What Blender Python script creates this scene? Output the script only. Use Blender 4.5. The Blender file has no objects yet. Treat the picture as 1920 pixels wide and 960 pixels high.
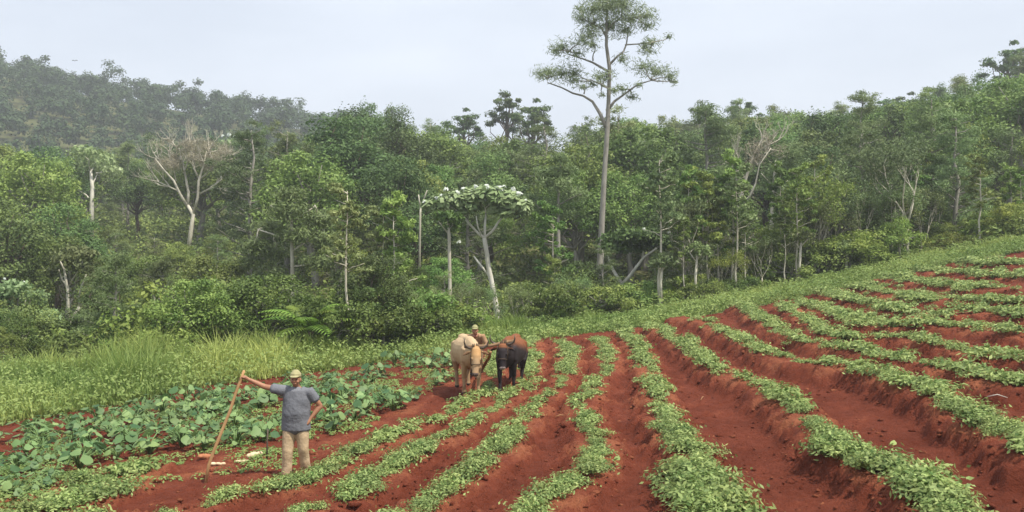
import bpy, math, random
import numpy as np
from mathutils import Vector

S = bpy.context.scene
COL = S.collection
F = 1700.0            # focal length in photograph pixels (1920 wide)
sin, cos, PI = math.sin, math.cos, math.pi

# ------------------------------------------------------------------ camera, light, exposure
cam_d = bpy.data.cameras.new("camera")
cam_d.sensor_width = 36.0
cam_d.lens = 36.0 * F / 1920.0
cam_d.clip_start = 0.1
cam_d.clip_end = 5000
cam = bpy.data.objects.new("camera", cam_d)
cam.rotation_euler = (math.radians(90), 0, 0)
COL.objects.link(cam)
S.camera = cam

SUN_DIR = Vector((0.40, -0.28, 0.87)).normalized()      # towards the sun
elev = math.asin(SUN_DIR.z)
azim = math.atan2(SUN_DIR.x, SUN_DIR.y)
w = bpy.data.worlds.new("World")
S.world = w
w.use_nodes = True
nt = w.node_tree
for n in list(nt.nodes): nt.nodes.remove(n)
out = nt.nodes.new('ShaderNodeOutputWorld')
bg = nt.nodes.new('ShaderNodeBackground')
sky = nt.nodes.new('ShaderNodeTexSky')
sky.sky_type = 'NISHITA'
sky.sun_disc = False
sky.sun_elevation = elev
sky.sun_rotation = azim
sky.dust_density = 3.0
sky.air_density = 1.0
tc = nt.nodes.new('ShaderNodeTexCoord')
mp = nt.nodes.new('ShaderNodeMapping')
mp.inputs['Scale'].default_value = (1.2, 1.2, 4.0)
nz = nt.nodes.new('ShaderNodeTexNoise')
nz.inputs['Scale'].default_value = 1.7
nz.inputs['Detail'].default_value = 5
mr = nt.nodes.new('ShaderNodeMapRange')
mr.inputs['From Min'].default_value = 0.3
mr.inputs['From Max'].default_value = 0.7
mr.inputs['To Min'].default_value = 0.62
mr.inputs['To Max'].default_value = 0.95
mx = nt.nodes.new('ShaderNodeMixRGB')
mx.inputs['Color2'].default_value = (8.5, 9.2, 10.3, 1)
L = nt.links.new
L(tc.outputs['Generated'], mp.inputs['Vector'])
L(mp.outputs['Vector'], nz.inputs['Vector'])
L(nz.outputs['Fac'], mr.inputs['Value'])
L(mr.outputs['Result'], mx.inputs['Fac'])
L(sky.outputs['Color'], mx.inputs['Color1'])
L(mx.outputs['Color'], bg.inputs['Color'])
bg.inputs['Strength'].default_value = 0.095
L(bg.outputs['Background'], out.inputs['Surface'])

sd = bpy.data.lights.new("sun", 'SUN')
sd.energy = 4.7
sd.angle = math.radians(0.9)
sd.color = (1.0, 0.94, 0.84)
so = bpy.data.objects.new("sun", sd)
so.rotation_euler = (-SUN_DIR).to_track_quat('-Z', 'Y').to_euler()
so.location = SUN_DIR * 100
COL.objects.link(so)

S.view_settings.view_transform = 'Standard'
S.view_settings.look = 'None'
S.view_settings.gamma = 1
S.view_settings.exposure = 0.33
S.cycles.max_bounces = 6
S.cycles.diffuse_bounces = 3
S.cycles.transmission_bounces = 4
S.cycles.volume_bounces = 0
S.cycles.transparent_max_bounces = 4
S.cycles.use_denoising = True
HAZE_DENSITY = 0.0009

# ------------------------------------------------------------------ noise
_r = np.random.RandomState(7)
_T = _r.rand(256, 256)
def vnoise(x, y):
    x = np.asarray(x, float); y = np.asarray(y, float)
    xi = np.floor(x).astype(int); yi = np.floor(y).astype(int)
    fx = x - xi; fy = y - yi
    fx = fx * fx * (3 - 2 * fx); fy = fy * fy * (3 - 2 * fy)
    a = _T[xi & 255, yi & 255]; b = _T[(xi + 1) & 255, yi & 255]
    c = _T[xi & 255, (yi + 1) & 255]; d = _T[(xi + 1) & 255, (yi + 1) & 255]
    return (a * (1 - fx) + b * fx) * (1 - fy) + (c * (1 - fx) + d * fx) * fy
def fbm(x, y, o=3):
    s = 0; a = 1; t = 0
    for i in range(o):
        s = s + a * vnoise(x * 2 ** i + 17.3 * i, y * 2 ** i + 5.1 * i); t += a; a *= .5
    return s / t
def sst(t):
    t = np.clip(t, 0, 1)
    return t * t * (3 - 2 * t)

# ------------------------------------------------------------------ terrain
def h0(x, y):
    x = np.asarray(x, float); y = np.asarray(y, float)
    xc = np.clip(x, -30, 34)
    z = -3.35 + .06 * xc + .0035 * np.maximum(xc, 0) ** 2 + .008 * (np.clip(y, 0, 60) - 15)
    return z + 1.8 * sst((8.5 - y) / 7)
def proj(px, py, f=None, ymax=75):
    f = f or h0
    Y = np.arange(6, ymax, .04)
    dx = (px - 960) / F; dz = (480 - py) / F
    z = f(dx * Y, Y)
    k = np.nonzero(dz * Y <= z)[0]
    k = k[0] if len(k) else len(Y) - 1
    return (dx * Y[k], Y[k], float(z[k]))
edge_px = [(-60, 802), (100, 775), (250, 752), (420, 715), (560, 700), (700, 678), (840, 655), (880, 648), (1000, 634),
           (1170, 614), (1300, 592), (1450, 563), (1600, 532), (1750, 500), (1920, 466), (1990, 456)]
top_px = [(-60, 716), (200, 708), (350, 700), (500, 686), (600, 672), (850, 640), (1000, 618), (1200, 592), (1400, 556), (1600, 512),
          (1750, 478), (1920, 451), (1990, 444)]
EDGE = np.array([proj(*p)[:2] for p in edge_px])
TOP = np.array([proj(*p)[:2] for p in top_px])
def Ef(x): return np.interp(x, EDGE[:, 0], EDGE[:, 1])
def Bf(x): return np.interp(x, TOP[:, 0], TOP[:, 1])
SKY = np.array([(0, 262), (300, 268), (560, 262), (650, 232), (750, 225), (850, 245), (1000, 252), (1100, 245), (1300, 222), (1500, 222),
                (1700, 208), (1800, 185), (1920, 150)], float)
RID = np.array([(-300, 60), (0, 112), (100, 140), (200, 158), (350, 180), (450, 192), (620, 222), (700, 280), (800, 330), (1920, 330)], float)
def hb(x, y):
    x = np.asarray(x, float); y = np.asarray(y, float)
    B = Bf(x)
    z0 = h0(x, np.minimum(y, B))
    u = 960 + F * x / np.maximum(y, 5)
    tgt = (480 - np.interp(u, SKY[:, 0], SKY[:, 1])) / F * 150 - 12
    g = np.clip((y - B - 6) / (150 - B - 6), 0, 1)
    t = y - B
    dip = -1.8 * sst(t / 7) * (1 - sst((t - 15) / 40))
    z = z0 + np.where(t > 0, dip + (tgt - z0) * g, 0)
    rid = (480 - np.interp(u, RID[:, 0], RID[:, 1])) / F * 350 - 8
    g2 = sst((y - 160) / 190.)
    z = z + np.where(y > 160, (rid - tgt) * g2, 0)
    g3 = sst((y - 352) / 300.)
    return z * (1 - g3) + (-30) * g3

# plant rows traced on the photograph (visual centre of the foliage) -> world lines on the slope
ROWS_PX = {
 'A': [(270, 975), (330, 945), (420, 912), (560, 893), (640, 850), (690, 825), (760, 795), (830, 770), (885, 745), (915, 712), (925, 690), (925, 655)],
 'B': [(510, 975), (590, 938), (640, 930), (690, 895), (755, 855), (805, 825), (865, 790), (910, 765), (940, 748), (980, 715), (997, 680), (1000, 650), (990, 630)],
 'C': [(700, 985), (760, 950), (830, 920), (880, 885), (920, 855), (950, 820), (985, 780), (1005, 752), (1035, 730), (1062, 692), (1068, 660), (1055, 635)],
 'D': [(960, 990), (1000, 950), (1065, 905), (1110, 880), (1122, 840), (1105, 800), (1088, 760), (1105, 725), (1138, 695), (1140, 655), (1115, 630)],
 'E': [(1350, 1010), (1320, 950), (1305, 895), (1290, 850), (1262, 805), (1240, 765), (1218, 700), (1197, 650), (1172, 620)],
 'F': [(1225, 612), (1275, 645), (1315, 676), (1367, 708), (1418, 728), (1470, 755), (1510, 785), (1530, 820), (1595, 860), (1653, 884), (1700, 905), (1745, 945), (1800, 990)],
 'G': [(1270, 600), (1315, 605), (1367, 633), (1420, 660), (1478, 682), (1542, 693), (1618, 700), (1688, 725), (1747, 742), (1800, 780), (1890, 828), (1960, 868)],
 'H': [(1380, 570), (1410, 590), (1455, 618), (1507, 643), (1583, 655), (1653, 673), (1735, 688), (1805, 700), (1900, 722), (1960, 735)],
 'I': [(1465, 572), (1500, 590), (1550, 625), (1590, 640), (1660, 628), (1723, 636), (1805, 655), (1863, 668), (1960, 682)],
 'J': [(1500, 566), (1560, 585), (1620, 605), (1690, 608), (1764, 606), (1840, 612), (1960, 628)],
 'K': [(1540, 546), (1600, 560), (1680, 578), (1740, 592), (1830, 580), (1960, 590)],
 'L': [(1600, 535), (1680, 547), (1740, 560), (1800, 556), (1880, 563), (1960, 560)],
 'M': [(1660, 516), (1740, 528), (1830, 535), (1960, 535)],
 'N': [(1720, 502), (1800, 506), (1880, 513), (1970, 512)],
 'O': [(1790, 486), (1860, 490), (1970, 490)],
 'P': [(-20, 968), (60, 948), (130, 925), (200, 905), (260, 888)],
 'Q': [(60, 990), (130, 965), (200, 950), (250, 945)],
 'S': [(-20, 918), (40, 905), (90, 900)],
 'T': [(150, 890), (230, 868), (290, 862)],
}
AMP = dict(A=.10, B=.14, C=.17, D=.18, E=.22, F=.29, G=.33, H=.27, I=.22, J=.18, K=.15, L=.12, M=.12, N=.1, O=.1, P=.08, Q=.06, S=.05, T=.04)
def row_world(pts):
    res = []
    for px, py in pts:
        Y = proj(px, py)[1]
        Y = proj(px, py + .24 * F / Y)[1]
        p = proj(px, py + .24 * F / Y)
        res.append(p[:2])
    P = np.array(res)
    # resample smoothly
    d = np.r_[0, np.cumsum(np.hypot(*np.diff(P, axis=0).T))]
    s = np.arange(0, d[-1], .25)
    X = np.interp(s, d, P[:, 0]); Y = np.interp(s, d, P[:, 1])
    k = np.array([1, 2, 3, 2, 1.]); k /= k.sum()
    if len(X) > 8:
        X[2:-2] = np.convolve(X, k, 'valid'); Y[2:-2] = np.convolve(Y, k, 'valid')
    return np.c_[X, Y]
ROWS = {k: row_world(v) for k, v in ROWS_PX.items()}

def row_field(x, y):
    """distance-based ridge height and nearest-ridge closeness"""
    x = np.asarray(x, float).ravel(); y = np.asarray(y, float).ravel()
    H = np.zeros_like(x); C = np.zeros_like(x)
    for k, P in ROWS.items():
        m = (x > P[:, 0].min() - 1.3) & (x < P[:, 0].max() + 1.3) & (y > P[:, 1].min() - 1.3) & (y < P[:, 1].max() + 1.3)
        if not m.any(): continue
        xs = x[m]; ys = y[m]
        best = np.full(xs.shape, 9.)
        Q = P[::2] if len(P) > 4 else P
        for a, b in zip(Q[:-1], Q[1:]):
            n = (abs(xs - (a[0] + b[0]) / 2) < 1.8) & (abs(ys - (a[1] + b[1]) / 2) < 1.8)
            if not n.any(): continue
            d = b - a; l2 = d @ d
            t = np.clip(((xs[n] - a[0]) * d[0] + (ys[n] - a[1]) * d[1]) / l2, 0, 1)
            q = np.hypot(xs[n] - a[0] - t * d[0], ys[n] - a[1] - t * d[1])
            best[n] = np.minimum(best[n], q)
        wob = .30 * (fbm(xs * 1.3, ys * 1.3, 2) - .5)
        e = 1 - sst((best + wob - .20) / .48)
        H[m] = np.maximum(H[m], AMP[k] * e); C[m] = np.maximum(C[m], e)
    return H, C
def micro(x, y, c):
    n1 = fbm(x * 2.1, y * 2.1, 3) - .5
    n2 = np.abs(fbm(x * 5.5 + 31, y * 5.5, 3) - .5) * 2
    n3 = fbm(x * 9, y * 9 + 9, 3) - .5
    bank = c * (1 - c) * 4
    n4 = 1 - np.abs(fbm(x * 3.1 + 7, y * 3.1 + 3, 3) * 2 - 1) * 2
    return .07 * n1 + (.06 + .22 * bank) * (n2 - .3) * .9 + .10 * bank * (n4 - .6) + .075 * n3
def hfull(x, y):
    x = np.asarray(x, float); y = np.asarray(y, float)
    sh = x.shape; xr = x.ravel(); yr = y.ravel()
    H, C = row_field(xr, yr)
    return (hb(xr, yr) + H + micro(xr, yr, C)).reshape(sh)

# ------------------------------------------------------------------ mesh helpers
def mk_mesh(name, verts, faces, mats=(), tint=None, smooth=False, mi=None, col=None):
    """faces: list of arrays (n,3) or (n,4)"""
    me = bpy.data.meshes.new(name)
    verts = np.asarray(verts, np.float32)
    me.vertices.add(len(verts)); me.vertices.foreach_set('co', verts.ravel())
    fl = [np.asarray(f, np.int32) for f in faces if len(f)]
    idx = np.concatenate([f.ravel() for f in fl])
    tot = np.concatenate([np.full(len(f), f.shape[1], np.int32) for f in fl])
    st = np.r_[0, np.cumsum(tot)[:-1]].astype(np.int32)
    me.loops.add(len(idx)); me.loops.foreach_set('vertex_index', idx)
    me.polygons.add(len(tot)); me.polygons.foreach_set('loop_start', st)
    if smooth: me.polygons.foreach_set('use_smooth', np.ones(len(tot), bool))
    for m in mats: me.materials.append(m)
    if mi is not None: me.polygons.foreach_set('material_index', np.asarray(mi, np.int32))
    me.update(calc_edges=True)
    if tint is not None:
        a = me.attributes.new('tint', 'FLOAT', 'FACE'); a.data.foreach_set('value', np.asarray(tint, np.float32))
    if col is not None:
        a = me.attributes.new('col', 'FLOAT_COLOR', 'POINT')
        c4 = np.c_[np.asarray(col, np.float32), np.ones(len(verts), np.float32)]
        a.data.foreach_set('color', c4.astype(np.float32).ravel())
    me.validate()
    return me
class MB:
    def __init__(s): s.v = []; s.q = []; s.t = []; s.tq = []; s.tt = []; s.n = 0
    def add(s, v, q=None, t=None, tint=0.5):
        v = np.asarray(v, float).reshape(-1, 3)
        if q is not None and len(q):
            q = np.asarray(q); s.q.append(q + s.n)
            s.tq.append(np.full(len(q), tint) if np.isscalar(tint) else tint)
        if t is not None and len(t):
            t = np.asarray(t); s.t.append(t + s.n); s.tt.append(np.full(len(t), .5 if not np.isscalar(tint) else tint))
        s.v.append(v); s.n += len(v)
    def mesh(s, name, mat, smooth=False):
        fs = []; tn = []
        if s.q: fs.append(np.concatenate(s.q)); tn.append(np.concatenate(s.tq))
        if s.t: fs.append(np.concatenate(s.t)); tn.append(np.concatenate(s.tt))
        return mk_mesh(name, np.concatenate(s.v), fs, [mat], np.concatenate(tn), smooth)
def link(name, me, parent=None, loc=(0, 0, 0), **props):
    o = bpy.data.objects.new(name, me); COL.objects.link(o)
    o.location = loc
    if parent: o.parent = parent
    for k, v in props.items(): o[k] = v
    return o
def root(name, label, cat, loc=(0, 0, 0), rz=0, group=None):
    o = bpy.data.objects.new(name, None); COL.objects.link(o)
    o.empty_display_size = .2
    o.location = loc; o.rotation_euler = (0, 0, rz)
    o['label'] = label; o['category'] = cat
    if group: o['group'] = group
    return o
def nrm(v): return v / np.maximum(np.linalg.norm(v, axis=-1, keepdims=True), 1e-9)
def tube(mb, pts, rad, sides=7, tint=.5, caps=True):
    P = np.asarray(pts, float); n = len(P)
    R = np.broadcast_to(np.asarray(rad, float), (n,)) if np.ndim(rad) < 2 else None
    T = np.gradient(P, axis=0); T = nrm(T)
    ref = np.array([0.13, 1, .07]) if abs(T[:, 1]).mean() < .8 else np.array([1, .1, 0.])
    A = nrm(np.cross(T, ref)); Bn = np.cross(T, A)
    th = np.arange(sides) * 2 * PI / sides
    ra = R if R is not None else np.asarray(rad)[:, 0]
    rb = R if R is not None else np.asarray(rad)[:, 1]
    V = P[:, None] + A[:, None] * (np.cos(th)[None, :, None] * np.asarray(ra)[:, None, None]) + Bn[:, None] * (np.sin(th)[None, :, None] * np.asarray(rb)[:, None, None])
    V = V.reshape(-1, 3)
    i = np.arange(n - 1)[:, None] * sides; j = np.arange(sides)[None]; jn = (j + 1) % sides
    q = np.stack([i + j, i + jn, i + sides + jn, i + sides + j], -1).reshape(-1, 4)
    t = []
    if caps:
        V = np.r_[V, P[:1], P[-1:]]
        c0 = n * sides; c1 = c0 + 1
        for k in range(sides):
            t.append((c0, (k + 1) % sides, k)); t.append((c1, (n - 1) * sides + k, (n - 1) * sides + (k + 1) % sides))
    mb.add(V, q, t, tint)
def leaves(mb, rng, C, N, ln, wd, tint, bend=.12):
    """diamond leaves at C with normals N"""
    n = len(C)
    N = nrm(N)
    r = rng.normal(size=(n, 3))
    T = nrm(np.cross(N, r)); Bt = np.cross(N, T)
    ln = np.broadcast_to(ln, (n,)) * rng.uniform(.7, 1.25, n); wd = np.broadcast_to(wd, (n,)) * rng.uniform(.7, 1.25, n)
    l = ln[:, None] * .5; w_ = wd[:, None] * .5
    V = np.stack([C - T * l, C + Bt * w_ - N * w_ * bend * 2 + T * l * .1, C + T * l - N * l * bend, C - Bt * w_ - N * w_ * bend * 2 + T * l * .1], 1)
    q = np.arange(n * 4).reshape(n, 4)
    mb.add(V.reshape(-1, 3), q, None, tint)

# ------------------------------------------------------------------ materials
def newmat(name):
    m = bpy.data.materials.new(name); m.use_nodes = True
    nt = m.node_tree
    for n in list(nt.nodes): nt.nodes.remove(n)
    return m, nt, nt.nodes.new('ShaderNodeOutputMaterial')
def N_(nt, t, **kw):
    n = nt.nodes.new(t)
    for k, v in kw.items():
        if k in n.inputs: n.inputs[k].default_value = v
        else: setattr(n, k, v)
    return n
def leafmat(name, dark, light, var=.35, trans=.35, rough=.55, noise=1.5, hue=.025, spec=.25):
    m, nt, o = newmat(name); l = nt.links.new
    at = N_(nt, 'ShaderNodeAttribute', attribute_name='tint')
    oi = N_(nt, 'ShaderNodeObjectInfo')
    g = N_(nt, 'ShaderNodeNewGeometry')
    nz = N_(nt, 'ShaderNodeTexNoise', Scale=noise, Detail=2.0)
    l(g.outputs['Position'], nz.inputs['Vector'])
    ad = N_(nt, 'ShaderNodeMath', operation='MULTIPLY_ADD'); ad.inputs[1].default_value = .6; 
    l(nz.outputs['Fac'], ad.inputs[0])
    sub = N_(nt, 'ShaderNodeMath', operation='ADD'); sub.inputs[1].default_value = -.3
    l(at.outputs['Fac'], sub.inputs[0]); l(sub.outputs[0], ad.inputs[2])
    mx = N_(nt, 'ShaderNodeMixRGB', Color1=(*dark, 1), Color2=(*light, 1))
    l(ad.outputs[0], mx.inputs['Fac'])
    mr = N_(nt, 'ShaderNodeMapRange'); mr.inputs['To Min'].default_value = 1 - var; mr.inputs['To Max'].default_value = 1 + var
    l(oi.outputs['Random'], mr.inputs['Value'])
    wn = N_(nt, 'ShaderNodeTexWhiteNoise', noise_dimensions='1D'); l(oi.outputs['Random'], wn.inputs['W'])
    mh = N_(nt, 'ShaderNodeMapRange'); mh.inputs['To Min'].default_value = .5 - hue; mh.inputs['To Max'].default_value = .5 + hue
    l(wn.outputs['Value'], mh.inputs['Value'])
    hs = N_(nt, 'ShaderNodeHueSaturation')
    l(mr.outputs[0], hs.inputs['Value']); l(mh.outputs[0], hs.inputs['Hue']); l(mx.outputs[0], hs.inputs['Color'])
    p = N_(nt, 'ShaderNodeBsdfPrincipled', Roughness=rough)
    p.inputs['Specular IOR Level'].default_value = spec
    l(hs.outputs[0], p.inputs['Base Color'])
    tr = N_(nt, 'ShaderNodeBsdfTranslucent'); l(hs.outputs[0], tr.inputs['Color'])
    ms = N_(nt, 'ShaderNodeMixShader', Fac=trans)
    l(p.outputs[0], ms.inputs[1]); l(tr.outputs[0], ms.inputs[2]); l(ms.outputs[0], o.inputs['Surface'])
    return m
def mat(name, c1, c2=None, scale=8, rough=.8, spec=.2, bump=0, stretch=(1, 1, 1), colattr=False, detail=4):
    m, nt, o = newmat(name); l = nt.links.new
    tc = N_(nt, 'ShaderNodeTexCoord'); mp = N_(nt, 'ShaderNodeMapping', Scale=stretch)
    l(tc.outputs['Object'], mp.inputs['Vector'])
    nz = N_(nt, 'ShaderNodeTexNoise', Scale=float(scale), Detail=float(detail)); l(mp.outputs[0], nz.inputs['Vector'])
    rp = N_(nt, 'ShaderNodeMapRange'); rp.inputs['From Min'].default_value = .3; rp.inputs['From Max'].default_value = .7
    l(nz.outputs['Fac'], rp.inputs['Value'])
    c2 = c2 or tuple(c * .7 for c in c1)
    mx = N_(nt, 'ShaderNodeMixRGB', Color1=(*c1, 1), Color2=(*c2, 1)); l(rp.outputs[0], mx.inputs['Fac'])
    p = N_(nt, 'ShaderNodeBsdfPrincipled', Roughness=rough); p.inputs['Specular IOR Level'].default_value = spec
    src = mx.outputs[0]
    if colattr:
        at = N_(nt, 'ShaderNodeAttribute', attribute_name='col')
        mm = N_(nt, 'ShaderNodeMixRGB', blend_type='MULTIPLY', Fac=1.0)
        l(at.outputs['Color'], mm.inputs['Color1']); l(mx.outputs[0], mm.inputs['Color2']); src = mm.outputs[0]
    l(src, p.inputs['Base Color'])
    if bump:
        b = N_(nt, 'ShaderNodeBump', Strength=.6, Distance=float(bump)); l(nz.outputs['Fac'], b.inputs['Height']); l(b.outputs[0], p.inputs['Normal'])
    l(p.outputs[0], o.inputs['Surface'])
    return m

def soil_mat():
    m, nt, o = newmat('red_soil'); l = nt.links.new
    g = N_(nt, 'ShaderNodeNewGeometry')
    at = N_(nt, 'ShaderNodeAttribute', attribute_name='dry')
    n1 = N_(nt, 'ShaderNodeTexNoise', Scale=1.1, Detail=5.0); l(g.outputs['Position'], n1.inputs['Vector'])
    n2 = N_(nt, 'ShaderNodeTexNoise', Scale=9.0, Detail=8.0, Roughness=.75); l(g.outputs['Position'], n2.inputs['Vector'])
    a = N_(nt, 'ShaderNodeMath', operation='MULTIPLY_ADD'); a.inputs[1].default_value = 1.3; a.inputs[2].default_value = -.65
    l(n1.outputs['Fac'], a.inputs[0])
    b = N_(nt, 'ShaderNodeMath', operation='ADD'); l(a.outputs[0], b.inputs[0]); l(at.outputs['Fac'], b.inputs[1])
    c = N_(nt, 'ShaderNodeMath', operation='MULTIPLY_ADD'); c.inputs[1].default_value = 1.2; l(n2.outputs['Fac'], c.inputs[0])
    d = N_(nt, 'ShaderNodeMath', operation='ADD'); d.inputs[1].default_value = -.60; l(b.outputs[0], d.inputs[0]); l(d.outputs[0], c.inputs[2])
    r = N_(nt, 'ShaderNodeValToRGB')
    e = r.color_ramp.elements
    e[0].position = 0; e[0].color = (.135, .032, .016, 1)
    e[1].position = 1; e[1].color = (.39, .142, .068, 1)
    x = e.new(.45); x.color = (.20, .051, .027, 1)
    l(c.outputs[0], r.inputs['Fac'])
    p = N_(nt, 'ShaderNodeBsdfPrincipled', Roughness=.95); p.inputs['Specular IOR Level'].default_value = .1
    l(r.outputs[0], p.inputs['Base Color'])
    n3 = N_(nt, 'ShaderNodeTexNoise', Scale=30.0, Detail=5.0, Roughness=.7); l(g.outputs['Position'], n3.inputs['Vector'])
    bp = N_(nt, 'ShaderNodeBump', Strength=1.0, Distance=.07); l(n3.outputs['Fac'], bp.inputs['Height'])
    l(bp.outputs[0], p.inputs['Normal']); l(p.outputs[0], o.inputs['Surface'])
    return m
M_soil = soil_mat()
M_ground = mat('grassy_earth', (.075, .10, .03), (.12, .11, .045), scale=.8, rough=.95, bump=.05)
M_grass = leafmat('grass_blades', (.16, .265, .06), (.46, .54, .16), var=0, trans=.45, noise=.35)
M_weed = leafmat('weed_leaves', (.13, .215, .05), (.34, .43, .13), var=0, trans=.35, noise=.5)
M_crop = leafmat('crop_leaves', (.075, .14, .03), (.42, .51, .18), var=.22, trans=.35, noise=2.5, hue=.01)
M_taro = leafmat('broad_leaves', (.05, .125, .04), (.25, .37, .13), var=.15, trans=.3, noise=2, hue=.012, spec=.4)
M_lf = {
 'dark': leafmat('dark_leaves', (0.0630, 0.1171, 0.0302), (0.1792, 0.2587, 0.0767), trans=.25),
 'mid': leafmat('mid_green_leaves', (0.0920, 0.1610, 0.0325), (0.2568, 0.3416, 0.0870), trans=.3),
 'light': leafmat('yellow_green_leaves', (0.1388, 0.2098, 0.0380), (0.3370, 0.3994, 0.0950), trans=.35),
 'feather': leafmat('olive_needles', (0.1049, 0.1570, 0.0516), (0.2372, 0.2978, 0.1188), trans=.25),
 'brown': leafmat('brown_twigs', (.22, .20, .13), (.36, .325, .23), trans=.1),
 'pine': leafmat('pine_needles', (.15, .20, .09), (.32, .38, .20), trans=.3, var=.0),
 'silver': leafmat('silvery_leaves', (.16, .25, .085), (.40, .49, .25), trans=.25, var=.1),
 'white': leafmat('white_leaf_backs', (.50, .55, .48), (.70, .74, .66), trans=.2, var=.05),
}
M_barkw = mat('pale_bark', (.80, .77, .67), (.46, .43, .34), scale=2.2, stretch=(1, 1, .35), bump=.01)
M_barkp = mat('pale_grey_bark', (.62, .58, .47), (.36, .33, .25), scale=3, stretch=(1, 1, .3))
M_barkg = mat('grey_bark', (.34, .32, .27), (.20, .185, .155), scale=5, stretch=(1, 1, .3), bump=.02)
M_barkb = mat('brown_bark', (.14, .11, .08), (.07, .055, .04), scale=5, stretch=(1, 1, .3), bump=.02)

# ------------------------------------------------------------------ ground
XA, XB, YA, YB = -24.0, 34.0, 7.6, 53.0
gx = np.linspace(XA, XB, 1060)
ys = [YA]
while ys[-1] < YB: ys.append(ys[-1] + np.interp(ys[-1], [8, 16, 30, 53], [.045, .055, .09, .16]))
gy = np.array(ys); gy[-1] = YB
GX, GY = np.meshgrid(gx, gy)
xr, yr = GX.ravel(), GY.ravel()
RH, RC = row_field(xr, yr)
fade = np.minimum(sst((xr - XA) / 2), sst((XB - xr) / 2)) * sst((yr - YA) / .6) * sst((YB - yr) / 2)
infield = sst((Ef(xr) - yr) / 1.0 + .5)
mic = micro(xr, yr, RC) * (.35 + .65 * infield)
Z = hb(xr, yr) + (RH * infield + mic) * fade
V = np.c_[xr, yr, Z]
ny, nx = GX.shape
i = (np.arange(ny - 1)[:, None] * nx + np.arange(nx - 1)[None]).ravel()
Q = np.c_[i, i + 1, i + nx + 1, i + nx]
edge_n = yr - Ef(xr) + .9 * sst((xr + 1) / 4) + 1.6 * (fbm(xr * 1.2, yr * 1.2, 3) - .5)
soilv = edge_n < 0
sf = soilv[Q[:, 0]]
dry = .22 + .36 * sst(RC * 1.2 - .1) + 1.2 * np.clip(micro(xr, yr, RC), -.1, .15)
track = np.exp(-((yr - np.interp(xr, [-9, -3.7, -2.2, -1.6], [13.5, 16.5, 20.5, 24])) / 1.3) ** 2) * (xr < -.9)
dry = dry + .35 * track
def sub(mask, name, m, **props):
    q = Q[mask]; used, inv = np.unique(q, return_inverse=True)
    me = mk_mesh(name, V[used], [inv.reshape(-1, 4)], [m], smooth=True)
    a = me.attributes.new('dry', 'FLOAT', 'POINT'); a.data.foreach_set('value', dry[used].astype(np.float32))
    return link(name, me, **props)
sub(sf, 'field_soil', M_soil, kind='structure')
sub(~sf, 'grass_verge', M_ground, kind='structure')
# surrounding land out to the horizon, with a hole for the finely modelled field
ox_ = np.unique(np.r_[np.linspace(-900, -120, 27), np.linspace(-120, XA, 33), np.linspace(XA, XB, 59), np.linspace(XB, 120, 30), np.linspace(120, 900, 27)])
oy_ = np.unique(np.r_[-60, -30, -10, 0, 3, 5, YA, np.linspace(YA, YB, 46), np.linspace(YB, 380, 120), np.linspace(380, 1400, 30)])
OX, OY = np.meshgrid(ox_, oy_)
OZ = hb(OX, OY)
oi = (np.arange(len(oy_) - 1)[:, None] * len(ox_) + np.arange(len(ox_) - 1)[None]).ravel()
OQ = np.c_[oi, oi + 1, oi + len(ox_) + 1, oi + len(ox_)]
cx = (OX.ravel()[OQ[:, 0]] + OX.ravel()[OQ[:, 2]]) / 2; cy = (OY.ravel()[OQ[:, 0]] + OY.ravel()[OQ[:, 2]]) / 2
hole = (cx > XA) & (cx < XB) & (cy > YA) & (cy < YB)
link('ground', mk_mesh('ground', np.c_[OX.ravel(), OY.ravel(), OZ.ravel()], [OQ[~hole]], [M_ground], smooth=True), kind='structure')
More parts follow.
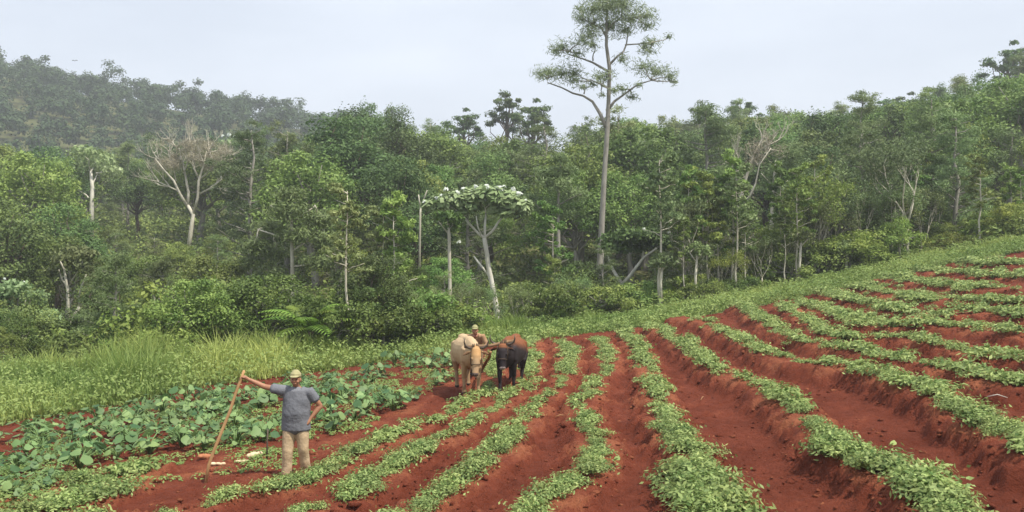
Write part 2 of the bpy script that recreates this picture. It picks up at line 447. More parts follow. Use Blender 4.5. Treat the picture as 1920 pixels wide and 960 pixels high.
def clods():
    rng = np.random.RandomState(44); n = 16000
    y = YA + 1.5 + (40 - YA) * rng.rand(n) ** 1.7; x = (rng.uniform(-.60, .60, n)) * y
    k = (y < Ef(x) - .3 - .9 * sst((x + 1) / 4)) & (x > XA + 1) & (x < XB - 1); x, y = x[k], y[k]
    H, C = row_field(x, y); dens = .35 + 1.1 * (C * (1 - C) * 4) + .5 * (vnoise(x * 1.5, y * 1.5) > .6)
    k = rng.rand(len(x)) < dens / 1.6; x, y = x[k], y[k]
    z = hfull(x, y); n = len(x)
    r = np.exp(rng.normal(-3.75, .5, n)); r = np.clip(r, .012, .085)
    base = np.array([(1, 0, 0), (-1, 0, 0), (0, 1, 0), (0, -1, 0), (0, 0, 1), (0, 0, -1), (.6, .6, .5), (-.6, .6, .5), (-.6, -.6, .5), (.6, -.6, .5)], float)
    fc = np.array([(4, 6, 7), (4, 7, 8), (4, 8, 9), (4, 9, 6), (0, 2, 6), (2, 1, 7), (1, 3, 8), (3, 0, 9), (6, 2, 7), (7, 1, 8), (8, 3, 9), (9, 0, 6), (5, 2, 0), (5, 1, 2), (5, 3, 1), (5, 0, 3)])
    a = rng.uniform(0, 6.28, n)
    V = base[None] * rng.uniform(.65, 1.3, (n, 10, 1)) * r[:, None, None] * np.stack([rng.uniform(.8, 1.5, n), rng.uniform(.7, 1.1, n), rng.uniform(.5, .9, n)], -1)[:, None]
    X = V[..., 0] * np.cos(a)[:, None] - V[..., 1] * np.sin(a)[:, None]; Y_ = V[..., 0] * np.sin(a)[:, None] + V[..., 1] * np.cos(a)[:, None]
    V = np.stack([X + x[:, None], Y_ + y[:, None], V[..., 2] + z[:, None]], -1).reshape(-1, 3)
    f = (fc[None] + np.arange(n)[:, None, None] * 10).reshape(-1, 3)
    me = mk_mesh('soil_clods', V, [f], [M_soil])
    at_ = me.attributes.new('dry', 'FLOAT', 'POINT'); at_.data.foreach_set('value', np.repeat(rng.uniform(.15, .75, n), 10).astype(np.float32))
    link('soil_clods', me, kind='stuff', label='loose crumbs and clods of red soil on the ploughed field', category='soil clods')
clods()
def gz(x, y): return float(hfull(np.array([x]), np.array([y]))[0])

# ------------------------------------------------------------------ grass and weeds on the verge
rng = np.random.RandomState(11)
def scatter_band(n, lo=0., hi=1.5, xlim=(-27, 40)):
    x = rng.uniform(*xlim, n * 2); e = Ef(x) + lo; b = Bf(x) + hi
    y = e + (b - e) * rng.rand(n * 2)
    keep = rng.rand(n * 2) < (b - e) / 18
    return x[keep][:n], y[keep][:n]
def grass():
    x, y = scatter_band(150000, -.7, 2.0)
    px = 960 + F * x / y
    hgt = np.interp(px, [0, 180, 300, 430, 560, 640, 850, 930, 970, 1030, 1200, 1920], [.70, .75, 1.05, 1.2, 1.15, .5, .4, .75, .8, .4, .3, .28])
    clump = fbm(x * .9, y * .9, 3)
    hgt = hgt * (.15 + 1.7 * clump ** 1.3) * rng.uniform(.45, 1.25, len(x))
    # shorter right beside the field
    hgt *= .45 + .55 * sst((y - Ef(x)) / 3)
    z = hb(x, y)
    a = rng.uniform(0, 2 * PI, len(x)); lean = rng.uniform(.15, .95, len(x)) * hgt
    w_ = rng.uniform(.007, .017, len(x)) * (1 + y / 60)
    dx, dy = np.cos(a), np.sin(a)
    sx, sy = -dy, dx
    P0 = np.c_[x, y, z]
    P1 = P0 + np.c_[dx * lean * .35, dy * lean * .35, hgt * .6]
    P2 = P0 + np.c_[dx * lean, dy * lean, hgt]
    W = np.c_[sx * w_, sy * w_, 0 * w_]
    Vv = np.stack([P0 - W, P0 + W, P1 - W * .8, P1 + W * .8, P2], 1).reshape(-1, 3)
    k = np.arange(len(x))[:, None] * 5
    q = k + np.array([[0, 1, 3, 2]]); t = k + np.array([[2, 3, 4]])
    yel = fbm(x * .25 + 3, y * .25, 2)
    tint = np.clip((yel - .5) * 1.6 + .22 + .5 * (clump - .5) + rng.normal(0, .2, len(x)) + .40 * np.exp(-((px - 420) / 170) ** 2), 0, 1)
    me = mk_mesh('grass', Vv, [q, t], [M_grass], np.r_[tint, tint])
    link('grass', me, kind='stuff', label='tall yellow green grass along the edge of the red field', category='grass')
def weeds():
    mb = MB()
    x, y = scatter_band(8600, -1.3, 5)
    px = 960 + F * x / y
    h = np.interp(px, [0, 560, 640, 900, 1200, 1920], [.70, .75, .7, .5, .45, .35]) * rng.uniform(.3, 1.35, len(x)) * (.4 + 1.1 * fbm(x * .8, y * .8 + 50, 2))
    z = hb(x, y)
    for k in range(16):
        d = nrm(rng.normal(size=(len(x), 3)) + [0, 0, .4])
        C = np.c_[x, y, z + h * .5] + d * np.c_[h * .7, h * .7, h * .55]
        C[:, 2] = np.maximum(C[:, 2], z + .03)
        leaves(mb, rng, C, d + np.array([0, 0, .7]) + rng.normal(0, .35, (len(x), 3)), .13, .06, np.clip(fbm(x * .5, y * .5, 2) + rng.normal(0, .15, len(x)), 0, 1))
    link('weeds', mb.mesh('weeds', M_weed), kind='stuff', label='low leafy weeds growing among the verge grass', category='weeds')
grass(); weeds()
def bed_weeds():
    rng = np.random.RandomState(77); mb = MB()
    poly = np.array([proj(*p)[:2] for p in [(-40, 850), (250, 770), (560, 715), (840, 665), (870, 700), (640, 830), (560, 872), (300, 905), (120, 975), (-40, 975)]])
    n = 0
    while n < 1300:
        x = rng.uniform(-13, 0); y = rng.uniform(12, 30)
        if not inpoly(x, y, poly) or vnoise(x * 1.1 + 4, y * 1.1) < .42: continue
        if rng.rand() > 14 / y ** 1.0: continue
        n += 1; z = gz(x, y); r = rng.uniform(.06, .20); k = 26
        d = nrm(rng.normal(size=(k, 3)) + [0, 0, .6]); d[:, 2] = abs(d[:, 2])
        leaves(mb, rng, np.array([x, y, z]) + d * r * [1, 1, .6], d + [0, 0, 1] + rng.normal(0, .4, (k, 3)), .065, .03, np.clip(rng.uniform(.3, .9) + rng.normal(0, .15, k), 0, 1))
    link('low_weeds', mb.mesh('low_weeds', M_weed), kind='stuff', label='small creeping weeds on the soil of the left bed', category='weeds')
def inpoly(x, y, P):
    c = False; j = len(P) - 1
    for i in range(len(P)):
        if (P[i][1] > y) != (P[j][1] > y) and x < (P[j][0] - P[i][0]) * (y - P[i][1]) / (P[j][1] - P[i][1]) + P[i][0]: c = not c
        j = i
    return c
bed_weeds()

# ------------------------------------------------------------------ tree builder
def crown_pts(mb, rng, cents, rads, per, ln, wd, squash=.72, up=.5, jit=.45, shell=(.72, 1.05), base=(0, 0, 0)):
    for c, r in zip(cents, rads):
        n = int(per * rng.uniform(.8, 1.2))
        d = nrm(rng.normal(size=(n, 3)) + np.array([0, 0, .35]))
        lump = 1 + .22 * np.sin(d[:, 0] * 5 + c[0] * 3) * np.cos(d[:, 1] * 4 + c[1])
        C = np.asarray(c) + d * r * (rng.uniform(*shell, n) * lump)[:, None] * np.array([1, 1, squash])
        Nn = d + np.array([0, 0, up]) + rng.normal(0, jit, (n, 3))
        ct = rng.uniform(.15, .85)
        leaves(mb, rng, C, Nn, ln, wd, np.clip(ct + rng.normal(0, .16, n), 0, 1))
def wig(rng, a, b, n=5, amp=.06):
    a = np.asarray(a, float); b = np.asarray(b, float)
    t = np.linspace(0, 1, n)[:, None]
    P = a + (b - a) * t
    L_ = np.linalg.norm(b - a)
    P[1:-1] += rng.normal(0, amp * L_, (n - 2, 3)) * np.array([1, 1, .4])
    return P
def proto_broad(seed, leafk, bark, Ht, R, nc, per, ln, wd, zlo=.35, open_=0.0, squash=.72):
    rng = np.random.RandomState(seed)
    cr = MB(); tr = MB()
    zc = Ht * (zlo + 1) / 2; hz = Ht * (1 - zlo) / 2
    cents = []; rads = []
    for k in range(int(nc * 1.5)):
        d = nrm(rng.normal(size=3)); d[2] = abs(d[2]) * 1.0 - .35
        q = rng.uniform(.50, .98) if k > nc * .15 else rng.uniform(0, .4)
        c = np.array([d[0] * R * q, d[1] * R * q, zc + d[2] * hz * q * 1.15])
        cents.append(c); rads.append(R * rng.uniform(.13, .32) * (1 - open_ * .35))
    crown_pts(cr, rng, cents, rads, per * .72, ln * .85, wd * .85, squash, shell=(.45, 1.25), jit=.55)
    top = np.array([rng.normal(0, .3), rng.normal(0, .3), zc])
    r0 = .018 * Ht + .03
    tube(tr, wig(rng, (0, 0, -.5), top, 7, .02), np.linspace(r0 * 1.25, r0 * .5, 7), 8)
    for c in cents[::2]:
        s = rng.uniform(.5, .95)
        st = np.array([top[0] * s, top[1] * s, top[2] * s])
        tube(tr, wig(rng, st, c * np.array([.9, .9, 1]), 5, .07), np.linspace(r0 * .45, .02, 5), 5)
    return tr.mesh('trunk', bark, True), cr.mesh('crown', M_lf[leafk])
def proto_feather(seed, leafk, bark, Ht, R, zlo=.4, n=26, per=260, ln=.30, wd=.06, thin=1.0):
    rng = np.random.RandomState(seed)
    cr = MB(); tr = MB()
    r0 = (.012 * Ht + .03) * thin
    tube(tr, wig(rng, (0, 0, -.5), (0, 0, Ht * .96), 8, .006), np.linspace(r0 * 1.3, r0 * .25, 8), 8)
    for k in range(n):
        f = rng.uniform(zlo, .98); a = rng.uniform(0, 2 * PI)
        reach = R * (1 - .75 * ((f - zlo) / (1 - zlo)) ** 1.5) * rng.uniform(.45, 1.0)
        end = np.array([cos(a) * reach, sin(a) * reach, Ht * f + reach * rng.uniform(.05, .35)])
        st = np.array([0, 0, Ht * f - reach * .15])
        tube(tr, wig(rng, st, end, 5, .05), np.linspace(r0 * .35, .012, 5), 4)
        m = 3
        cs = [st + (end - st) * t + rng.normal(0, .25, 3) for t in (.5, .8, 1.0)]
        crown_pts(cr, rng, cs, [R * .2, R * .22, R * .18], per / 3, ln, wd, .5, up=.2, jit=.8, shell=(.1, 1.0))
    return tr.mesh('trunk', bark, True), cr.mesh('crown', M_lf[leafk])
def branch_rec(tr, rng, p, d, L_, r, depth, ends, spread=.5, up=.15):
    n = 4
    P = [p]
    for k in range(n):
        d = nrm(d + rng.normal(0, .10, 3) + np.array([0, 0, up * .25])); P.append(P[-1] + d * L_ / n)
    tube(tr, P, np.linspace(r, r * .6, n + 1), 5 if depth > 1 else 3, caps=False)
    if depth == 0: ends.append(P[-1]); return
    for k in range(rng.randint(2, 4)):
        nd = nrm(d + rng.normal(0, spread, 3) + np.array([0, 0, up]))
        branch_rec(tr, rng, P[-1] if k < 2 else P[-2], nd, L_ * rng.uniform(.6, .85), r * .58, depth - 1, ends, spread, up)
def proto_bare(seed, leafk, bark, Ht, R, nleaf=30, ln=.35, wd=.04, depth=4):
    rng = np.random.RandomState(seed)
    cr = MB(); tr = MB(); ends = []
    tube(tr, wig(rng, (0, 0, -.5), (0, 0, Ht * .35), 5, .03), np.linspace(.015 * Ht, .011 * Ht, 5), 7)
    for k in range(4):
        a = k * PI / 2 + rng.uniform(-.4, .4)
        branch_rec(tr, rng, np.array([0, 0, Ht * .35]), nrm(np.array([cos(a) * R / Ht * 1.6, sin(a) * R / Ht * 1.6, 1])), Ht * .27, .0075 * Ht, depth - 1, ends, .42, .2)
    E = np.array(ends)
    for e in E[:: 1]:
        n = nleaf
        C = e + rng.normal(0, R * .12, (n, 3)); leaves(cr, rng, C, rng.normal(size=(n, 3)), ln, wd, np.clip(rng.normal(.5, .25, n), 0, 1))
    return tr.mesh('trunk', bark, True), cr.mesh('crown', M_lf[leafk])

PROTO = {}
def addp(k, v, nomH): PROTO.setdefault(k, []).append((v, nomH))
for s in range(4): addp('dark', proto_broad(10 + s, 'dark', M_barkb, 12, 4.3, 44, 230, .30, .17, zlo=.10), 12)
for s in range(4): addp('mid', proto_broad(20 + s, 'mid', M_barkg, 11, 4.1, 44, 230, .30, .17, zlo=.08), 11)
for s in range(3): addp('light', proto_broad(30 + s, 'light', M_barkg, 9, 3.5, 36, 220, .27, .15, zlo=.08), 9)
for s in range(2): addp('tall', proto_broad(40 + s, 'dark', M_barkb, 16, 3.6, 20, 170, .38, .22, zlo=.5, open_=.5, squash=.5), 16)
for s in range(4): addp('feather', proto_feather(50 + s, 'feather', M_barkg, 13, 3.9, zlo=.18, n=44, per=300), 13)
for s in range(2): addp('bare', proto_bare(60 + s, 'brown', M_barkw, 11, 3.8, nleaf=16), 11)
for s in range(3): addp('scrub', proto_bare(70 + s, 'light', M_barkp, 6, 2.0, nleaf=46, ln=.20, wd=.09), 6)
for s in range(2): addp('scrubo', proto_bare(75 + s, 'feather', M_barkp, 7, 2.2, nleaf=50, ln=.22, wd=.08), 7)
for s in range(3): addp('slim', proto_feather(90 + s, 'mid' if s else 'feather', M_barkp, 8, 1.5, zlo=.5, n=18, per=170, ln=.24, wd=.10, thin=.6), 8)
for s in range(3): addp('bush', proto_broad(80 + s, 'light', M_barkg, 2.6, 1.7, 18, 190, .17, .085, zlo=.02), 2.6)
for s in range(2): addp('bushd', proto_broad(85 + s, 'mid', M_barkg, 2.6, 1.8, 18, 190, .17, .085, zlo=.02), 2.6)

LAND = [  # landmarks one can find in the photo: px, py, name
 (1140, 110, 'the tall pine crown'), (1132, 400, 'the tall pine trunk'), (905, 375, 'the silver umbrella crown'), (930, 560, 'the white forked trunk'),
 (355, 300, 'the big leafless tree'), (120, 620, 'the pale forking stems'), (548, 480, 'the lone pale pole trunk'), (430, 255, 'the small white blossom patch'),
 (1173, 540, 'the crooked white tree'), (1440, 270, 'the brown wispy treetop'), (1385, 420, 'the leaning bare trunk'), (1890, 90, 'the tallest right skyline tree'),
 (1780, 440, 'the yellow green shrub'), (1600, 340, 'the brightest green slope'), (690, 190, 'the round skyline crown'), (955, 190, 'the layered skyline crown'),
 (60, 400, 'the dark left slope'), (170, 350, 'the white bark streak'), (720, 560, 'the dark hollow'), (890, 625, 'the plowing farmer'), (575, 610, 'the bright fern palm'),
 (1300, 300, 'the middle right slope'), (1700, 230, 'the right skyline ridge'), (180, 230, 'the foot of the hazy hill'), (560, 250, 'the notch below the far hill'), (1893, 340, 'the bare right pole tree')]
ADJ = {'dark': ('dark green broadleaf tree', 'broadleaf_tree'), 'mid': ('bushy green tree', 'broadleaf_tree'),
       'light': ('yellow green leafy tree', 'broadleaf_tree'), 'tall': ('tall open crowned tree', 'tall_tree'), 'feather': ('olive feathery tree', 'feathery_tree'),
       'bare': ('brown twiggy tree', 'bare_tree'), 'scrub': ('pale stemmed leafy sapling', 'sapling'), 'scrubo': ('pale stemmed olive sapling', 'sapling'),
       'slim': ('slim pale trunked tree', 'slim_tree'), 'bush': ('bright yellow green bush', 'bush'), 'bushd': ('low mid green bush', 'bush')}
CAT = {'sapling': 'sapling', 'bush': 'bush'}
USED = {}
ORD = ['', 'second ', 'third ', 'fourth ', 'fifth ', 'sixth ', 'seventh ', 'eighth ', 'ninth ', 'tenth ', 'eleventh ', 'twelfth ']
TREES = []
def put_tree(kind, x, y, scale, rz=None, label=None, var=None, sx=1.0, R_=random.Random(5)):
    v = PROTO[kind]
    (tm, cm), nomH = v[var % len(v)] if var is not None else R_.choice(v)
    z = float(hb(x, y))
    py = 480 - F * (z + nomH * scale * .75) / y; px = 960 + F * x / y
    adj, name = ADJ[kind]
    if label is None:
        c = min(LAND, key=lambda l: (l[0] - px) ** 2 + (l[1] - py) ** 2 * 1.3)
        dx, dy = px - c[0], py - c[1]
        rel = ('right of ' if dx > 0 else 'left of ') if abs(dx) > abs(dy) else ('below ' if dy > 0 else 'above ')
        if abs(dx) > 30 and abs(dy) > 30: rel = ('below and ' if dy > 0 else 'above and ') + ('right of ' if dx > 0 else 'left of ')
        key = adj + rel + c[2]
        k = USED.get(key, 0); USED[key] = k + 1
        label = (ORD[k] + 'nearest ' if k else '') + adj + ' ' + rel + c[2] if k < 12 else adj + ' ' + rel + c[2]
    o = root(name, label, CAT.get(name, 'tree'), (x, y, z - .05), R_.uniform(0, 2 * PI) if rz is None else rz,
             {'sapling': 'saplings at the forest edge', 'bush': 'bushes at the forest edge'}.get(name, 'trees of the forest'))
    o.scale = (scale * sx, scale * sx, scale)
    link('trunk', tm, o); link('crown', cm, o)
    TREES.append((px, py, kind))
    return o

# ------------------------------------------------------------------ forest
R1 = random.Random(3)
def clear(px, py_top, y):
    """keep the crowns off a few landmark trees that must stay in view"""
    for (cx, wx, yy, lim) in ((915, 150, 50, 575), (1130, 85, 60, 500), (1047, 60, 55, 530), (1180, 120, 52, 545), (1385, 95, 57, 490), (1445, 90, 60, 460), (548, 110, 50, 575), (355, 110, 88, 425), (120, 110, 46, 640), (25, 90, 46, 640), (173, 60, 93, 380), (1893, 60, 62, 400)):
        if abs(px - cx) < wx and y < yy + 1.5 and py_top < lim: return False
    return True
cands = []
yy = 47.0
while yy < 152:
    sp = np.interp(yy, [50, 80, 150], [5.0, 6.3, 8.6])
    xx = -.60 * yy - 4 + R1.uniform(0, sp)
    while xx < .60 * yy + 6:
        cands.append((xx + R1.uniform(-.3, .3) * sp, yy + R1.uniform(-.35, .35) * sp)); xx += sp
    yy += sp * np.interp(yy, [50, 80, 150], [1.0, 1.25, 1.5])
nforest = 0
for x, y in cands:
    if y < Bf(x) + 3: continue
    px = 960 + F * x / y
    n = float(vnoise(x * .06 + 3, y * .06 + 8)); r = R1.random()
    if px < 640: tab = [('dark', .26), ('mid', .34), ('light', .14), ('feather', .24), ('bare', .02)]
    elif px < 1000: tab = [('dark', .42), ('mid', .30), ('light', .10), ('feather', .18), ('bare', .0)]
    else: tab = [('dark', .24), ('mid', .36), ('light', .16), ('feather', .20), ('bare', .04)]
    r = min(.999, max(0, r * .7 + n * .3)); acc = 0; kind = 'mid'
    for k, pr in tab:
        acc += pr
        if r < acc: kind = k; break
    sc = R1.uniform(.8, 1.15)
    if y < 53: sc *= .5
    elif y < 62: sc *= .72
    nomH = PROTO[kind][0][1]
    def top(): return 480 - F * (float(hb(x, y)) + nomH * sc) / y
    if not clear(px, top(), y):
        sc *= .62
        if not clear(px, top(), y):
            sc *= .6
            if not clear(px, top(), y): continue
    lim = np.interp(px, [0, 150, 300, 600, 640, 760, 800, 1060, 1200, 1500, 1700, 1850, 1920], [240, 205, 235, 232, 175, 198, 215, 228, 198, 186, 168, 128, 100])
    if top() < lim:
        z_ = float(hb(x, y)); sc *= max(.45, ((480 - lim) / F * y - z_) / (nomH * sc))
    if y > 120: sc *= .95
    put_tree(kind, x, y, sc, sx=R1.uniform(.95, 1.2)); nforest += 1
print('forest', nforest)
def at(px, Y): return ((px - 960) / F * Y, Y)
def top_scale(kind, px, Y, py):
    x, y = at(px, Y); z = float(hb(x, y)); return ((480 - py) / F * Y - z) / PROTO[kind][0][1]
for kind, px, Y, py, var, lab in [
    ('dark', 690, 138, 168, 0, 'round dark crowned tree standing tallest on the skyline left of the notch'),
    ('mid', 655, 132, 190, 1, 'smaller leafy skyline tree beside the round dark crown'),
    ('dark', 735, 140, 180, 2, 'dark skyline tree sloping down right of the round crown'),
    ('dark', 300, 140, 232, 3, None), ('tall', 950, 132, 158, 0, 'layered dark skyline tree left of the tall pine'),
    ('tall', 870, 136, 190, 1, 'flat layered dark skyline treetop between two gaps of sky'),
    ('tall', 1000, 128, 170, 1, 'dark leaning skyline tree touching the tall pine branches'),
    ('mid', 1170, 130, 195, 2, 'mid green skyline tree just right of the pine trunk'),
    ('tall', 1390, 138, 176, 0, 'small dark treetop poking above the skyline'),
    ('mid', 1450, 136, 180, 0, 'bushy green skyline tree with a rounded top'),
    ('tall', 1650, 140, 176, 0, 'open skyline treetop at the left end of the rising ridge'),
    ('tall', 1700, 138, 158, 1, 'open dark skyline treetop with pale gaps'), ('tall', 1748, 140, 150, 0, 'narrow dark skyline treetop beside a sky gap'),
    ('dark', 1800, 132, 135, 1, 'big dark crown where the right ridge rises'), ('dark', 1850, 130, 120, 3, 'big dark crown beneath the tallest skyline tree'),
    ('tall', 1892, 120, 62, 1, 'tallest tree on the right skyline with an open crown'), ('dark', 1925, 122, 110, 2, 'dark crown cut off by the right edge of the picture'),
    ('mid', 1570, 140, 186, 1, None), ('mid', 1510, 142, 186, 3, None), ('mid', 1250, 140, 200, 0, None), ('mid', 1320, 138, 198, 2, None)]:
    x, y = at(px, Y); s = top_scale(kind, px, Y, py)
    put_tree(kind, x, y, s, label=lab, var=var, sx=np.clip(1.1 / s, .75, 1.3))
# light bushes along the forest edge
for i_ in range(70):
    px = R1.uniform(-20, 1940); x0 = (px - 960) / F * 44
    y = float(Bf(x0)) + R1.uniform(.8, 4.5); x = (px - 960) / F * y
    if abs(px - 935) < 30 or abs(px - 1173) < 25 or px < 160 or 535 < px < 630: continue
    put_tree('bushd' if 610 < px < 800 else R1.choice(['bush', 'bushd', 'bushd']), x, y, R1.uniform(.5, 1.15), sx=R1.uniform(.9, 1.3))
for px, off, s, k in [(240, 4, 1.5, 'bush'), (330, 5, 2.0, 'bush'), (400, 4, 1.5, 'bush'), (300, 2, 1.1, 'bush'), (1110, 4, 1.35, 'bush'), (1060, 3.5, 1.0, 'bush'),
                      (985, 5, 1.1, 'bush'), (1780, 3, .9, 'bush'), (700, 4, 1.2, 'bushd'), (640, 7, 1.5, 'bushd'), (1240, 5, 1.3, 'bushd'), (180, 7, 1.6, 'bushd')]:
    x0 = (px - 960) / F * 44; y = float(Bf(x0)) + off
    put_tree(k, (px - 960) / F * y, y, s)
Yf_ = float(Bf(-8.5)) + 1.0
# young leafy trees closing the forest edge
for i_ in range(96):
    px = R1.uniform(-20, 1940); x0 = (px - 960) / F * 46
    y = float(Bf(x0)) + R1.uniform(2.0, 11); x = (px - 960) / F * y
    sc = R1.uniform(.22, .46)
    if abs(px - 935) < 26 or abs(px - 1173) < 32 or abs(px - 548) < 18 or abs(px - 115) < 30 or abs(px - 1360) < 18 or abs(px - 1500) < 14: sc *= .45
    elif 780 < px < 1010: sc = min(sc, .26)
    elif 1100 < px < 1260 or 1330 < px < 1470: sc = min(sc, .32)
    if 535 < px < 630 and y < Yf_ + 4: continue
    kd = R1.choice(['mid', 'light', 'light', 'feather', 'dark'])
    if 610 < px < 800: kd = 'dark'; sc *= .75
    put_tree(kd, x, y, sc, sx=R1.uniform(.95, 1.25))
# slim pale trunks standing in front of the wood
for i_ in range(62):
    px = R1.choice([R1.uniform(640, 1100), R1.uniform(1180, 1760), R1.uniform(1250, 1760), R1.uniform(1180, 1920)])
    x0 = (px - 960) / F * 46; y = float(Bf(x0)) + R1.uniform(1.5, 10)
    if 775 < px < 1020 or abs(px - 1132) < 14 or abs(px - 1180) < 40: continue
    put_tree('slim', (px - 960) / F * y, y, R1.uniform(.5, 1.0), sx=R1.uniform(.8, 1.1))
# saplings with pale stems
for i_ in range(50):
    px = R1.choice([R1.uniform(760, 1100), R1.uniform(1180, 1760), R1.uniform(1300, 1760)])
    x0 = (px - 960) / F * 46; y = float(Bf(x0)) + R1.uniform(1.5, 7)
    sc = R1.uniform(.5, .95)
    if 780 < px < 1020: sc = min(sc, .30)
    elif 1020 <= px < 1260: sc = min(sc, .33)
    elif 1350 < px < 1460: sc = min(sc, .42)
    if abs(px - 935) < 22 or abs(px - 1173) < 28 or 1115 < px < 1145: continue
    put_tree(R1.choice(['scrub', 'scrubo', 'scrubo']), (px - 960) / F * y, y, sc)

def undergrowth():
    rng = np.random.RandomState(31); mb = MB()
    for k in range(5200):
        y = 30 + 122 * rng.rand() ** 1.3; x = rng.uniform(-.62, .62) * y
        if y < Bf(x) + 1.2: continue
        z = float(hb(x, y)); r = rng.uniform(.6, 1.5) * np.interp(y, [30, 46, 90, 150], [.45, .65, 1.1, 1.4]); n = 46
        d = nrm(rng.normal(size=(n, 3)) + [0, 0, .4])
        C = np.array([x, y, z + r * .4]) + d * r * [1, 1, .9] * rng.uniform(.7, 1.05, n)[:, None]
        leaves(mb, rng, C, d + [0, 0, .5] + rng.normal(0, .4, (n, 3)), .2 + .15 * r, .10 + .09 * r, np.clip(rng.uniform(.1, .8) + rng.normal(0, .15, n), 0, 1))
    link('undergrowth', mb.mesh('undergrowth', M_under), kind='stuff', label='dark tangled undergrowth beneath the forest trees', category='undergrowth')
M_under = leafmat('undergrowth_leaves', (.11, .17, .036), (.30, .36, .09), trans=.25, var=0, noise=.12)
undergrowth()

# ------------------------------------------------------------------ far hillside wood
def hill():
    rng = np.random.RandomState(5)
    mb = MB()
    for y in np.arange(158, 362, 8.5):
        for x in np.arange(-.66 * y, -.05 * y, 8.0):
            X = x + rng.uniform(-4, 4); Yv = y + rng.uniform(-4, 4)
            z = float(hb(X, Yv)); R = rng.uniform(3.0, 5.2); H = rng.uniform(5.5, 10)
            if rng.rand() < .06: H *= 1.45
            nc = 5
            ct = rng.uniform(.3, .7)
            for k in range(nc):
                c = np.array([X, Yv, z + H * .6]) + rng.normal(0, 1, 3) * [R * .5, R * .5, H * .17]
                n = 110
                d = nrm(rng.normal(size=(n, 3)) + [0, 0, .5])
                leaves(mb, rng, c + d * R * .55 * [1, 1, .8] * rng.uniform(.25, 1.08, (n, 1)), d + [0, 0, .5] + rng.normal(0, .35, (n, 3)), .8, .6, np.clip(ct + rng.normal(0, .15, n), 0, 1))
    link('hillside_wood', mb.mesh('hillside_wood', M_hill), kind='stuff', label='hazy dark green wood covering the far hill', category='wood')
M_hill = leafmat('hillside_leaves', (.032, .066, .020), (.085, .125, .038), trans=.2, var=0, noise=.05)
hill()

# ------------------------------------------------------------------ landmark trees (traced, then stood at their own distance)
def P3(px, py, Y, dy=0.): return np.array([(px - 960) / F * Y, Y + dy, (480 - py) / F * Y])
def traced(name, label, Y, trunk, branches, clumps, leafk, bark, per=500, ln=.26, wd=.05, seed=1, squash=1, shell=(.2, 1.0), up=.3, jit=.7, white=(), cat='tree', twigs=True, crownname='crown', depthk=.5, fine=0):
    rng = np.random.RandomState(seed)
    bx = (trunk[0][0] - 960) / F * Y
    base = np.array([bx, Y, float(hb(bx, Y))])
    o = root(name, label, cat, tuple(base))
    tr = MB(); cr = MB()
    T = np.array([P3(p[0], p[1], Y) for p in trunk]) - base
    T[0, 2] = min(T[0, 2], -.3)
    m = Y / F
    tube(tr, T, [p[2] * m / 2 for p in trunk], 10)
    for br in branches:
        side = rng.uniform(-1, 1) * .6
        pts = [P3(p[0], p[1], Y, side * k * 6 * m * 4 * depthk) - base for k, p in enumerate(br)]
        tube(tr, pts, [p[2] * m / 2 for p in br], 7)
    for (cx, cy, rx, ry) in clumps:
        c = P3(cx, cy, Y) - base
        c[1] += rng.uniform(-1, 1) * 22 * m
        n = int(per * (rx * ry) / 400) + 12
        d = nrm(rng.normal(size=(n, 3)))
        rr = rng.uniform(*shell, n)[:, None]
        C = c + d * rr * np.array([rx, max(rx, ry) * .9, ry]) * m
        leaves(cr, rng, C, d * .8 + np.array([0, 0, up]) + rng.normal(0, jit, (n, 3)), ln, wd, np.clip(rng.uniform(.3, .7) + rng.normal(0, .15, n), 0, 1))
        if twigs and branches:
            ends = [P3(b[-1][0], b[-1][1], Y) - base for b in branches] + [P3(b[len(b) // 2][0], b[len(b) // 2][1], Y) - base for b in branches] + [T[-1], T[-2]]
            e = min(ends, key=lambda e: np.linalg.norm(e - c))
            tube(tr, wig(rng, e, c, 5, .06), np.linspace(.05, .015, 5) * (Y / 55), 5)
    if fine:
        for br in branches:
            for kk in (len(br) - 1, len(br) - 2):
                q0 = P3(br[kk][0], br[kk][1], Y) - base; q1 = P3(br[kk - 1][0], br[kk - 1][1], Y) - base
                for rep in range(2):
                    branch_rec(tr, rng, q0, nrm(q0 - q1 + rng.normal(0, .4, 3) * np.linalg.norm(q0 - q1)), fine * m, 2.6 * m / 2, 3, [], .42, .25)
    link('trunk', tr.mesh('trunk', bark, True), o)
    if clumps: link(crownname, cr.mesh(crownname, M_lf[leafk]), o)
    if white:
        wl = MB()
        for (cx, cy, r) in white:
            c = P3(cx, cy, Y) - base + np.array([0, -.5, 0])
            n = 9
            d = nrm(rng.normal(size=(n, 3)) + [0, -.3, .5])
            leaves(wl, rng, c + d * r * m * .5, d + [0, -.5, .5], r * m * 1.1, r * m * .6, rng.uniform(0, 1, n))
        link('pale_leaves', wl.mesh('pale_leaves', M_lf['white']), o)
    return o
def z7(l):  return [(960 + a / 3.69, b / 3.69, c / 3.69 * 1.12, d / 3.69 * 1.35) for a, b, c, d in l]
PINE_Y = 57
